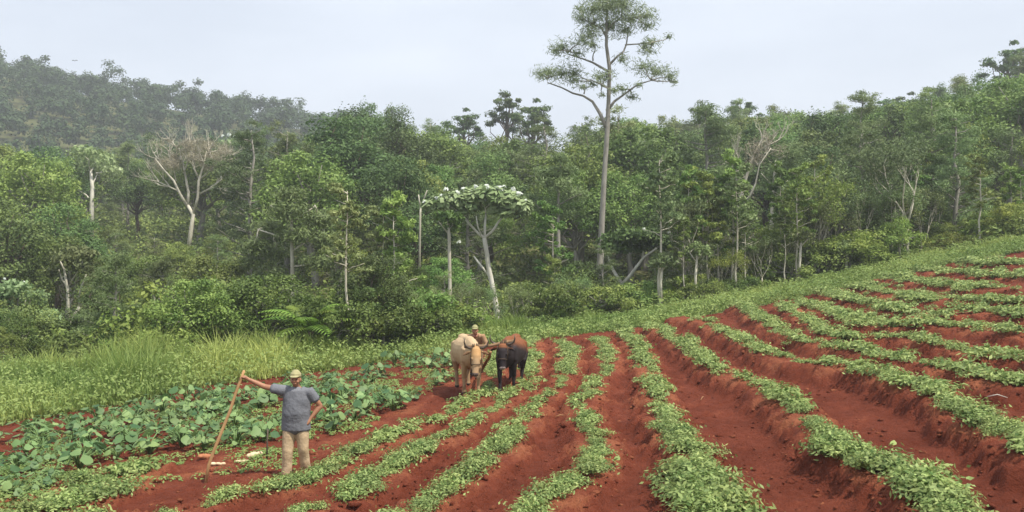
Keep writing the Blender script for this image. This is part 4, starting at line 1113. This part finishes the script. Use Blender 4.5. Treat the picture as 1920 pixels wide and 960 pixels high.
def loft(mb, pts, rad, sides=12):
    """closed tube with a rounded end; rad entries are scalars or (a,b); a is across (x), b the other way"""
    pts = [np.asarray(p, float) for p in pts]
    rad = [(r, r) if np.isscalar(r) else r for r in rad]
    d0 = pts[0] - pts[1]; d0 = d0 / np.linalg.norm(d0) * min(rad[0]) * .5
    d1 = pts[-1] - pts[-2]; d1 = d1 / np.linalg.norm(d1) * min(rad[-1]) * .5
    P = [pts[0] + d0] + pts + [pts[-1] + d1]
    R = [(rad[0][0] * .55, rad[0][1] * .55)] + rad + [(rad[-1][0] * .55, rad[-1][1] * .55)]
    P = np.array(P); R = np.array(R)
    n = len(P); T = nrm(np.gradient(P, axis=0))
    X = np.array([1., 0, 0])
    A = X - T * (T @ X)[:, None]
    bad = np.linalg.norm(A, axis=1) < .35
    A[bad] = np.array([0, 1., 0]) - T[bad] * (T[bad] @ np.array([0, 1., 0]))[:, None]
    A = nrm(A); Bn = np.cross(T, A)
    th = np.arange(sides) * 2 * PI / sides
    V = P[:, None] + A[:, None] * (np.cos(th)[None, :, None] * R[:, 0][:, None, None]) + Bn[:, None] * (np.sin(th)[None, :, None] * R[:, 1][:, None, None])
    V = V.reshape(-1, 3)
    i = np.arange(n - 1)[:, None] * sides; j = np.arange(sides)[None]; jn = (j + 1) % sides
    q = np.stack([i + j, i + jn, i + sides + jn, i + sides + j], -1).reshape(-1, 4)
    c0 = n * sides
    V = np.r_[V, P[:1], P[-1:]]
    t = [(c0, (k + 1) % sides, k) for k in range(sides)] + [(c0 + 1, (n - 1) * sides + k, (n - 1) * sides + (k + 1) % sides) for k in range(sides)]
    mb.add(V, q, t)

M_skin = mat('skin', (.38, .185, .105), (.29, .135, .075), scale=12, rough=.55, spec=.35)
M_eye = mat('dark_eye', (.02, .015, .012), rough=.25, spec=.5)
M_hair = mat('dark_hair', (.03, .025, .02), rough=.8)

def person(name, label, loc, rz, J, shirt, pants, capm, bootm, sleeve=.55, scale=1.0, under=None, grip=True, extra_torso=1.0, seed=0, beard=None):
    """J: joints in a local frame, the figure facing -Y"""
    o = root(name, label, 'person', loc, rz); o.scale = (scale,) * 3
    b = MB(); A = lambda k: np.array(J[k], float)
    hd = A('head'); nk = A('neck'); pv = A('pelvis'); ch = A('chest')
    # head: skull, jaw, nose, ears, brow
    hs = []
    sphere(b, hd + [0, .01, .03], (.078, .098, .105), 16, 12)
    loft(b, [hd + [0, -.015, -.0], hd + [0, -.03, -.075]], [(.068, .075), (.045, .045)])
    loft(b, [hd + [0, -.088, .03], hd + [0, -.108, -.012]], [.011, .017], 8)
    for s in (-1, 1):
        sphere(b, hd + [s * .080, .012, .0], (.012, .024, .034), 8, 6)
        sphere(b, hd + [s * .045, -.060, -.018], (.025, .025, .022), 8, 6)
        loft(b, [hd + [s * .012, -.084, .040], hd + [s * .05, -.070, .040]], [.012, .012], 6)
    loft(b, [hd + [-.022, -.078, -.048], hd + [.022, -.078, -.048]], [.011, .011], 6)
    loft(b, [hd + [0, .02, -.06], nk + [0, .02, .0], nk + [0, .02, -.06]], [.056, .062, .08])
    # torso under the clothes
    loft(b, [nk + [0, .02, -.04], ch + [0, 0, .08], ch, (ch + pv) / 2, pv], [(.12, .07), (.18, .11), (.17, .12), (.155, .115), (.165, .12)])
    for sd in 'LR':
        s, e, h = A('s' + sd), A('e' + sd), A('h' + sd)
        loft(b, [s, (s + e) / 2, e], [.058, .052, .042]); 
        loft(b, [e, e + (h - e) * .35, h - (h - e) * .08], [.044, .042, .027])
        d = (h - e) / np.linalg.norm(h - e)
        up = A('palm' + sd); up = up - d * (up @ d); up /= np.linalg.norm(up)     # palm normal
        sdv = np.cross(d, up)
        loft(b, [h - d * .02, h + d * .04, h + d * .075], [(.030, .026), (.038, .024), (.036, .020)], 8)
        for f, (off, ln_) in enumerate([(-.030, .062), (-.010, .072), (.011, .068), (.030, .055)]):
            p0 = h + d * .065 + sdv * off
            p1 = p0 + d * ln_ * .45 + up * .012
            p2 = p1 + d * ln_ * .15 + up * .030
            p3 = p2 - d * .012 + up * .022
            loft(b, [p0 - d * .02, p1, p2, p3], [.0105, .010, .0095, .008], 6)
        p0 = h + d * .015 - sdv * .028
        loft(b, [p0, p0 - sdv * .022 + d * .022 + up * .014, p0 - sdv * .020 + d * .048 + up * .030], [.013, .012, .0095], 6)
        hp, k_, f_ = A('hip' + sd), A('k' + sd), A('f' + sd)
        loft(b, [hp, (hp + k_) / 2, k_], [.088, .078, .055]); loft(b, [k_, k_ + (f_ - k_) * .3, f_ + [0, 0, .06]], [.055, .052, .036])
        loft(b, [f_ + [0, .04, .03], f_ + [0, -.12, .03]], [(.035, .03), (.038, .024)])
    link('body', blob('body', b, .008, M_skin, 2), o)
    # eyes and hair
    e_ = MB()
    for s in (-1, 1): sphere(e_, hd + [s * .030, -.081, .022], .010, 8, 6)
    link('eyes', e_.mesh('eyes', M_eye, True), o)
    hr = MB(); loft(hr, [hd + [0, .045, .055], hd + [0, .055, -.035]], [(.077, .062), (.062, .045)]); 
    link('hair', blob('hair', hr, .01, M_hair, 1), o)
    if beard:
        bd = MB(); loft(bd, [hd + [-.03, -.082, -.040], hd + [0, -.092, -.038], hd + [.03, -.082, -.040]], [.007, .009, .007], 6); link('moustache', blob('moustache', bd, .004, beard, 1), o)
    # shirt
    t = MB(); k = extra_torso
    cw = (A('sL')[0] - A('sR')[0])
    loft(t, [nk + [0, .015, -.035], (A('sL') + A('sR')) / 2 + [0, 0, .01], ch + [0, -.005, .0], (ch + pv) / 2 + [0, -.02, 0], pv + [0, -.01, .02], pv + [0, -.005, -.10]],
         [(.085 * k, .075), (.185 * k, .105), (.205 * k, .145), (.205 * k, .160), (.21 * k, .155), (.215 * k, .15)], 20)
    for sd in 'LR':
        s, e, h = A('s' + sd), A('e' + sd), A('h' + sd)
        c0 = (nk + [0, .01, -.07]) * .5 + s * .5
        if sleeve <= 1:
            loft(t, [c0, s, s + (e - s) * sleeve * .6, s + (e - s) * sleeve], [.085, .092, .083, .082], 14)
        else:
            loft(t, [c0, s, (s + e) / 2, e], [.08, .085, .068, .060], 14); loft(t, [e, (e + h) / 2, e + (h - e) * .88], [.06, .052, .042], 14)
    link('shirt', blob('shirt', t, .011, shirt, 3), o)
    if under:
        u_ = MB(); loft(u_, [nk + [0, -.03, -.03], ch + [0, -.075, .08]], [(.05, .04), (.075, .075)]); link('undershirt', blob('undershirt', u_, .01, under, 2), o)
    # trousers
    p = MB()
    loft(p, [pv + [0, 0, .06], pv + [0, 0, -.03], (A('hipL') + A('hipR')) / 2 + [0, 0, -.06]], [(.17 * k, .125), (.18 * k, .135), (.17 * k, .125)], 18)
    for sd in 'LR':
        hp, k_, f_ = A('hip' + sd), A('k' + sd), A('f' + sd)
        loft(p, [hp, hp * .6 + k_ * .4, k_, k_ * .45 + f_ * .55, f_ + [0, 0, .09]], [(.112, .120), (.108, .112), (.088, .092), (.082, .086), (.085, .090)], 14)
    link('trousers', blob('trousers', p, .012, pants, 2), o)
    # cap
    c = MB()
    ht = hd + [0, .005, .075]
    for q in range(1): 
        loft(c, [ht + [0, 0, -.01], ht + [0, 0, .03], ht + [0, .005, .065]], [(.090, .108), (.088, .104), (.062, .072)], 18)
        loft(c, [ht + [0, -.07, .0], ht + [0, -.105, -.004], ht + [0, -.140, -.012]], [(.075, .010), (.074, .009), (.052, .007)], 14)
    link('cap', blob('cap', c, .007, capm, 2), o)
    for sd in 'LR':
        f_ = A('f' + sd); bt = MB()
        loft(bt, [f_ + [0, .02, .14], f_ + [0, .02, .05]], [(.052, .058), (.05, .06)]); loft(bt, [f_ + [0, .06, .035], f_ + [0, -.07, .04], f_ + [0, -.16, .03]], [(.046, .042), (.05, .042), (.042, .03)])
        link('boot', blob('boot', bt, .01, bootm, 1), o)
    return o

M_tee = mat('grey_blue_cotton', (.20, .205, .225), (.13, .135, .15), scale=4.5, rough=.95, spec=.05, bump=.10)
M_khaki = mat('khaki_cloth', (.55, .42, .27), (.42, .30, .18), scale=5, rough=.95, spec=.05, bump=.08)
M_cap = mat('straw_yellow_cap_cloth', (.40, .37, .20), (.30, .27, .14), scale=20, rough=.9)
M_boot = mat('yellow_rubber', (.50, .45, .16), (.40, .30, .12), scale=9, rough=.6)
M_stick = mat('tan_stick_wood', (.58, .36, .17), (.42, .24, .11), scale=6, stretch=(1, 1, .3))
M_wood = mat('pale_wood', (.40, .22, .10), (.26, .14, .065), scale=6, stretch=(1, 1, .3), rough=.7)
mx_, my_ = man_xy
mz = gz(mx_, my_)
print('man', mx_, my_, mz)
JM = dict(head=(.02, -.03, 1.595), neck=(.02, .0, 1.49), chest=(.03, 0, 1.22), pelvis=(.02, 0, .90),
          sL=(.235, 0, 1.405), eL=(.40, .06, 1.165), hL=(.245, -.05, .955), palmL=(-.6, .5, -.2),
          sR=(-.20, 0, 1.425), eR=(-.49, -.02, 1.49), hR=(-.755, -.06, 1.625), palmR=(0, 0, -1),
          hipL=(.115, 0, .86), kL=(.135, -.01, .48), fL=(.16, .12, .02),
          hipR=(-.075, 0, .86), kR=(-.105, -.06, .47), fR=(-.13, -.03, .0))
# local +x is screen right when facing the camera (-Y)
man = person('person', 'man in grey t-shirt, khaki trousers and pale cap, leaning on a tall stick', (mx_, my_, mz), 0.0, JM, M_tee, M_khaki, M_cap, M_boot, sleeve=.55, extra_torso=1.12)
# tee shirt folds are in the cloth; walking stick is a thing of its own
st_o = root('wooden_stick', 'long bent wooden stick held out by the standing man', 'stick', (mx_ - 1.42, my_ - .1, gz(mx_ - 1.42, my_ - .1)))
sb = MB()
bz = st_o.location.z
wp = [(-.80, -.075, 1.76), (-.85, -.08, 1.62), (-.93, -.085, 1.40), (-1.02, -.09, 1.12), (-1.14, -.09, .82), (-1.26, -.10, .52), (-1.36, -.10, .25), (-1.42, -.10, -.12)]
tube(sb, [np.array([mx_ + a - st_o.location.x, my_ + b_ - st_o.location.y, mz + c - bz]) for a, b_, c in wp], [.020, .024, .023, .025, .026, .026, .027, .024], 8)
link('shaft', sb.mesh('shaft', M_stick, True), st_o)

# ------------------------------------------------------------------ oxen
def ox(name, label, loc, rz, colf, horncol, scale=1.0, legph=0, headyaw=0, hornspread=1.0, pose_head=(0, -1.02, 1.20), muzzle=(0, -1.20, .68)):
    o = root(name, label, 'ox', loc, rz, 'yoked pair of oxen'); o.scale = (scale,) * 3
    b = MB()
    loft(b, [(0, -.60, 1.00), (0, -.45, 1.00), (0, -.15, 1.00), (0, .3, .97), (0, .75, .97), (0, 1.1, 1.04), (0, 1.35, 1.08)],
         [(.15, .20), (.235, .31), (.275, .37), (.34, .37), (.34, .36), (.28, .29), (.17, .19)], 22)
    loft(b, [(0, -.30, 1.30), (0, 0, 1.32), (0, .6, 1.28), (0, 1.2, 1.30)], [(.10, .09), (.13, .10), (.10, .08), (.13, .08)])
    for s in (-1, 1):
        loft(b, [(s * .17, -.36, 1.15), (s * .20, -.33, .85)], [(.09, .17), (.085, .13)])
        loft(b, [(s * .19, 1.15, 1.14), (s * .21, 1.08, .85)], [(.12, .20), (.11, .18)])
        ph = legph * s
        fy = -.36 - .14 * ph
        loft(b, [(s * .19, -.34, .88), (s * .175, -.35 - .05 * ph, .62), (s * .165, fy + .02, .42)], [.10, .07, .058])
        loft(b, [(s * .165, fy + .02, .44), (s * .16, fy + .03 + .04 * ph, .24), (s * .16, fy + .03, .11), (s * .16, fy, .03)], [.055, .042, .050, .06])
        hy = 1.22 + .16 * ph
        loft(b, [(s * .20, 1.15, .90), (s * .21, 1.03 + .04 * ph, .70), (s * .18, hy + .04, .46)], [.15, .11, .062])
        loft(b, [(s * .18, hy + .05, .47), (s * .17, hy, .26), (s * .17, hy - .02, .11), (s * .17, hy - .05, .03)], [.06, .045, .052, .062])
    H = np.array(pose_head); Mz = np.array(muzzle)
    loft(b, [(0, -.35, 1.12), (H[0] * .5, -.68, 1.13), (H[0], H[1] + .10, H[2] - .03)], [(.19, .29), (.15, .22), (.12, .16)])
    loft(b, [(0, -.30, .78), (H[0] * .3, -.62, .82), (H[0] * .7, -.85, .98)], [(.05, .17), (.035, .15), (.03, .08)])       # dewlap
    d = Mz - H
    loft(b, [H + [0, .03, .03], H + d * .22, H + d * .5, H + d * .8, Mz], [(.115, .11), (.125, .125), (.098, .105), (.078, .082), (.082, .072)], 16)
    for s in (-1, 1):
        sphere(b, H + d * .33 + [s * .105, -.045, .01], (.03, .035, .035), 8, 6)
        e0 = H + [s * .11, .02, -.01]
        loft(b, [e0, e0 + [s * .10, .02, -.03], e0 + [s * .20, .02, -.08]], [(.028, .022), (.05, .022), (.022, .014)], 8)
        sphere(b, Mz + [s * .035, -.06, .02], (.022, .018, .02), 8, 6)
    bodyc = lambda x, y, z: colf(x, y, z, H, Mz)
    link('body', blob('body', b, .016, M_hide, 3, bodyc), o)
    for s in (-1, 1):
        hn = MB(); p0 = H + [s * .09, .03, .06]; k = hornspread
        tube(hn, [p0, p0 + [s * .09 * k, .0, .02], p0 + [s * .17 * k, -.02, .07], p0 + [s * .20 * k, -.04, .16], p0 + [s * .19 * k, -.05, .24]], [.036, .032, .026, .018, .006], 9)
        link('horn', hn.mesh('horn', horncol, True), o)
        hf = MB(); 
    ey = MB()
    for s in (-1, 1): sphere(ey, H + d * .33 + [s * .122, -.062, .012], .017, 8, 6)
    link('eyes', ey.mesh('eyes', M_eye, True), o)
    tl = MB(); loft(tl, [(0, 1.42, 1.20), (.02, 1.52, 1.0), (.03, 1.53, .6), (.03, 1.52, .42)], [.035, .025, .018, .04], 8)
    link('tail', blob('tail', tl, .012, M_hide, 1, bodyc), o)
    rp = MB()   # halter rope round the face
    th = np.linspace(0, 2 * PI, 17); c = H + d * .58
    tube(rp, [c + np.array([.112 * cos(a), .118 * sin(a), -.03 * sin(a)]) for a in th], .010, 6, caps=False)
    for s in (-1, 1): tube(rp, [H + [s * .12, .0, .05], H + d * .3 + [s * .135, .0, 0], c + [s * .112, 0, 0]], .009, 6)
    link('halter', rp.mesh('halter', M_rope, True), o)
    return o
M_hide = mat('hide', (1, 1, 1), (.86, .84, .82), scale=9, rough=.75, spec=.25, colattr=True, bump=.006)
M_rope = mat('dark_rope', (.10, .07, .045), rough=.9)
M_hornd = mat('dark_horn', (.055, .040, .028), (.10, .075, .05), scale=6, rough=.4, spec=.4)
def lerpc(a, b, t): return np.asarray(a)[None] * (1 - t[:, None]) + np.asarray(b)[None] * t[:, None]
def headt(x, y, z, H, Mz):
    d = Mz - H; L2 = d @ d
    return ((np.c_[x, y, z] - H) @ d) / L2
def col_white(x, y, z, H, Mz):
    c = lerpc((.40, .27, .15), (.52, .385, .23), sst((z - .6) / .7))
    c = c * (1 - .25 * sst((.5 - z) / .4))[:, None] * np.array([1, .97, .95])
    hx = (y < H[1] + .12)
    t = headt(x, y, z, H, Mz)
    face = np.where(hx & (t < .5) & (t > -.3), 1 - sst((t - .1) / .45), 0)
    c = c * (1 - face[:, None]) + np.array([.48, .28, .12]) * face[:, None]
    mz_ = np.where(hx & (t > .93), 1., 0.)
    c = c * (1 - mz_[:, None]) + np.array([.10, .07, .06]) * mz_[:, None]
    ear = np.where((abs(x - H[0]) > .16) & (y < H[1] + .1) & (z > H[2] - .15), .7, 0)
    c = c * (1 - ear[:, None]) + np.array([.16, .09, .06]) * ear[:, None]
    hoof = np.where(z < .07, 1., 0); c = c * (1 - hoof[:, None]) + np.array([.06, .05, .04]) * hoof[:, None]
    return c
def col_dark(x, y, z, H, Mz):
    n = fbm(x * 6 + 20, y * 6 + z * 5 + 20, 2)
    back = sst((z - 1.10) / .25 + (y + .15) * .9 + (n - .5) * .5)
    c = lerpc((.022, .016, .017), (.21, .072, .024), back)
    t = headt(x, y, z, H, Mz); hx = y < H[1] + .14
    poll = np.where(hx, 1 - sst((t + .02) / .12), 0)
    c = c * (1 - poll[:, None]) + np.array([.22, .085, .035]) * poll[:, None]
    face = np.where(hx & (t > .10), 1., 0.); c = c * (1 - face[:, None]) + np.array([.024, .018, .02]) * face[:, None]
    mz_ = np.where(hx & (t > .95), 1., 0.)
    c = c * (1 - mz_[:, None]) + np.array([.26, .22, .20]) * mz_[:, None]
    return c
p1 = proj(866, 748); p2 = proj(952, 738)
print('ox', p1, p2)
OX1 = (p1[0] + .16, p1[1] + .35); OX2 = (p2[0] + .03, p2[1] + .35)
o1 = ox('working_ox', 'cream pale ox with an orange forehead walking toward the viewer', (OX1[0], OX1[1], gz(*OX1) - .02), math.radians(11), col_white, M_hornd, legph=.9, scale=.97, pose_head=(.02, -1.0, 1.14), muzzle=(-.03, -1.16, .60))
o2 = ox('working_ox', 'black faced ox with a rusty orange back beside the pale ox', (OX2[0], OX2[1], gz(*OX2) - .02), math.radians(-9), col_dark, M_hornd, legph=-.8, scale=.95, hornspread=1.1, pose_head=(0, -1.0, 1.22), muzzle=(.02, -1.14, .72))
bpy.context.view_layer.update()
h1 = o1.matrix_world @ Vector((0.02, -.86, 1.24)); h2 = o2.matrix_world @ Vector((0, -.86, 1.32))
yk = root('yoke', 'rough wooden yoke beam tied behind the horns of both oxen', 'yoke', ((h1.x + h2.x) / 2, (h1.y + h2.y) / 2, (h1.z + h2.z) / 2))
a = np.array(h1 - yk.location); c = np.array(h2 - yk.location); dd = (c - a); dd /= np.linalg.norm(dd)
ym = MB(); tube(ym, [a - dd * .28 + [0, 0, .02], a, (a + c) / 2 + [0, 0, -.03], c, c + dd * .28 + [0, 0, .02]], [.03, .042, .034, .042, .03], 9)
link('beam', ym.mesh('beam', mat('weathered_brown_wood', (.25, .155, .085), (.15, .09, .05), scale=7, rough=.85), True), yk)
for e in (a, c):
    rm = MB()
    for k in (-.07, -.03, .03, .07): tube(rm, [e + dd * k + np.array([0, .062 * cos(t), .062 * sin(t)]) for t in np.linspace(0, 2 * PI, 13)], .011, 5, caps=False)
    link('lashing', rm.mesh('lashing', M_rope, True), yk)

# ploughman behind the pale ox
M_tan = mat('tan_cloth', (.42, .27, .16), (.30, .18, .10), scale=7, rough=.95, spec=.05, bump=.02)
M_pink = mat('pink_cloth', (.62, .30, .27), (.50, .22, .20), scale=8, rough=.95, spec=.05)
M_cap2 = mat('dull_green_cap_cloth', (.34, .33, .16), (.26, .24, .12), scale=15, rough=.9)
M_dkp = mat('brown_trousers_cloth', (.13, .09, .06), (.09, .06, .04), scale=8, rough=.95)
JP = dict(head=(0, -.50, 1.27), neck=(0, -.40, 1.18), chest=(.01, -.22, 1.00), pelvis=(0, .05, .82),
          sL=(.20, -.34, 1.12), eL=(.32, -.38, .88), hL=(.16, -.58, .78), palmL=(-.3, 0, -1),
          sR=(-.20, -.34, 1.12), eR=(-.28, -.36, .88), hR=(-.10, -.56, .78), palmR=(.3, 0, -1),
          hipL=(.10, .04, .80), kL=(.12, -.08, .46), fL=(.12, .10, .0), hipR=(-.10, .04, .80), kR=(-.12, -.02, .46), fR=(-.12, .22, .0))
Yp = p1[1] + 3.4; xp = (892 - 960) / F * Yp; zp = gz(xp, Yp)
person('person', 'farmer in tan jacket over pink shirt walking behind the pale ox', (xp, Yp, zp), 0.0, JP, M_tan, M_dkp, M_cap2, mat('dark_rubber', (.05, .045, .04)), sleeve=2, under=M_pink)
# wooden plough the farmer steers
pl = root('wooden_plough', 'wooden hand plough held by the farmer behind the oxen', 'plough', (xp, Yp - .9, gz(xp, Yp - .9)))
pm = MB(); zl = zp - pl.location.z
tube(pm, [(.06, .30, zl + .76), (.06, .2, zl + .5), (.05, .05, .15), (.05, -.2, -.04)], [.022, .028, .035, .03], 8)
link('handle', pm.mesh('handle', M_wood, True), pl)
pm = MB(); tube(pm, [(.05, .1, .25), (.2, -1.2, .45), (.45, -2.4, .95), (.5, -3.1, 1.15)], [.04, .04, .035, .03], 8); link('beam', pm.mesh('beam', M_wood, True), pl)

# ------------------------------------------------------------------ small things on the soil
M_pale = mat('pale_dry_husk', (.70, .58, .38), (.52, .36, .22), scale=10, rough=.8)
M_clod = mat('pale_orange_stone', (.42, .18, .09), (.34, .13, .06), scale=8, rough=.9)
def on(px, py):
    p = proj(px, py); return p[0], p[1], gz(p[0], p[1])
def lump(name, label, cat, px, py, r, m, seed, rz=0, group=None):
    x, y, z = on(px, py); rng = np.random.RandomState(seed)
    b = MB()
    for k in range(5):
        t = (k - 2) / 2.
        sphere(b, np.array([t * r[0] * .7, rng.normal(0, .1) * r[1], r[2] * (.55 + .35 * rng.rand())]), (r[0] * rng.uniform(.3, .5), r[1] * rng.uniform(.6, .9), r[2] * rng.uniform(.5, .9)), 10, 8)
    me = blob(name, b, max(.01, min(r) * .15), m, 2)
    o = link(name, me, None, (x, y, z)); o.rotation_euler = (0, 0, rz); o['label'] = label; o['category'] = cat
    if group: o['group'] = group
lump('dry_husk', 'crumpled pale pinkish husk on the soil between stick and man', 'husk', 477, 862, (.13, .07, .08), M_pale, 1, .5)
lump('dry_husk', 'long flat cream husk lying left of the crumpled one', 'husk', 455, 867, (.12, .04, .03), M_pale, 2, .2)
lump('dry_husk', 'small cream husk just right of the stick foot', 'husk', 409, 873, (.13, .05, .035), M_pale, 3, .0)
lump('stone', 'flat pale orange stone left of the stick', 'stone', 386, 863, (.13, .09, .07), M_clod, 4)
lump('dry_husk', 'tiny white scrap on the soil in front of the oxen', 'scrap', 900, 746, (.035, .03, .06), mat('white_scrap', (.7, .65, .55)), 5)
x, y, z = on(500, 862); x, y = x, y
stk = MB(); tube(stk, [(0, 0, -.1), (.01, 0, .3), (.02, .0, .52)], [.017, .015, .013], 7)
o = link('stake', stk.mesh('stake', M_barkb, True), None, (x, y, z)); o['label'] = 'short dark stake in the soil beside the standing man'; o['category'] = 'stake'
def twig(label, px, py, ln_, az, m, lift=.03):
    x, y, z = on(px, py); t = MB(); z += .03
    tube(t, [(-ln_ / 2 * cos(az), -ln_ / 2 * sin(az), 0), (0, 0, lift), (ln_ / 2 * cos(az), ln_ / 2 * sin(az), lift * .4)], [.007, .010, .006], 6)
    o = link('twig', t.mesh('twig', m, True), None, (x, y, z)); o['label'] = label; o['category'] = 'twig'
twig('pale dry twig lying on the dark soil near the right edge', 1870, 761, .35, -.9, M_barkw, .06)
twig('bent straw coloured twig on the soil right of the wide row', 1317, 752, .38, 1.2, M_wood)
twig('short straw twig beside the middle wavy row', 1050, 790, .2, .4, M_wood)
def loose_leaf(label, px, py, s, seed):
    x, y, z = on(px, py); rng = np.random.RandomState(seed); m = MB()
    for k in range(3): heart_leaf(m, rng, np.array([.03 * k, .02 * k, .10 + .02 * k]), k * 2.1, .5, s * .7, .75)
    tube(m, [(0, 0, -.02), (0, 0, .1)], [.005, .004], 5)
    o = link('seedling', m.mesh('seedling', M_crop), None, (x, y, z)); o['label'] = label; o['category'] = 'seedling'
loose_leaf('lone pale green seedling in the furrow beside the wide row', 1151, 892, .13, 1)
loose_leaf('lone pale seedling above the corner clump in the red furrow', 1670, 845, .13, 2)
# soaring bird
bd = MB()
Yb = 200; c = P3(140, 114, Yb)
bm_ = MB()
loft(bm_, [(0, -.25, 0), (0, 0, 0), (0, .3, 0)], [.05, .09, .04])
for s in (-1, 1): loft(bm_, [(0, 0, .02), (s * .35, 0, .16), (s * .8, .1, .10)], [(.03, .14), (.03, .12), (.015, .05)])
o = link('bird', blob('bird', bm_, .025, mat('black_feathers', (.03, .03, .03)), 1), None, tuple(c)); o['label'] = 'small dark bird soaring above the far hill'; o['category'] = 'bird'
o.scale = (.8, .8, .8)

# ------------------------------------------------------------------ haze: one box of even air round everything
def haze():
    m, nt, o = newmat('haze_air')
    v = N_(nt, 'ShaderNodeVolumePrincipled'); v.inputs['Color'].default_value = (.93, .96, 1.0, 1); v.inputs['Density'].default_value = HAZE_DENSITY; v.inputs['Anisotropy'].default_value = .2
    nt.links.new(v.outputs[0], o.inputs['Volume'])
    X0, X1, Y0, Y1, Z0, Z1 = -910, 910, -70, 1410, -40, 110
    V = [(x, y, z) for x in (X0, X1) for y in (Y0, Y1) for z in (Z0, Z1)]
    Fq = [(0, 1, 3, 2), (4, 6, 7, 5), (0, 4, 5, 1), (2, 3, 7, 6), (0, 2, 6, 4), (1, 5, 7, 3)]
    me = bpy.data.meshes.new('haze'); me.from_pydata(V, [], Fq); me.materials.append(m)
    link('haze', me, kind='stuff', label='thin pale haze in the air over the valley', category='haze')
haze()
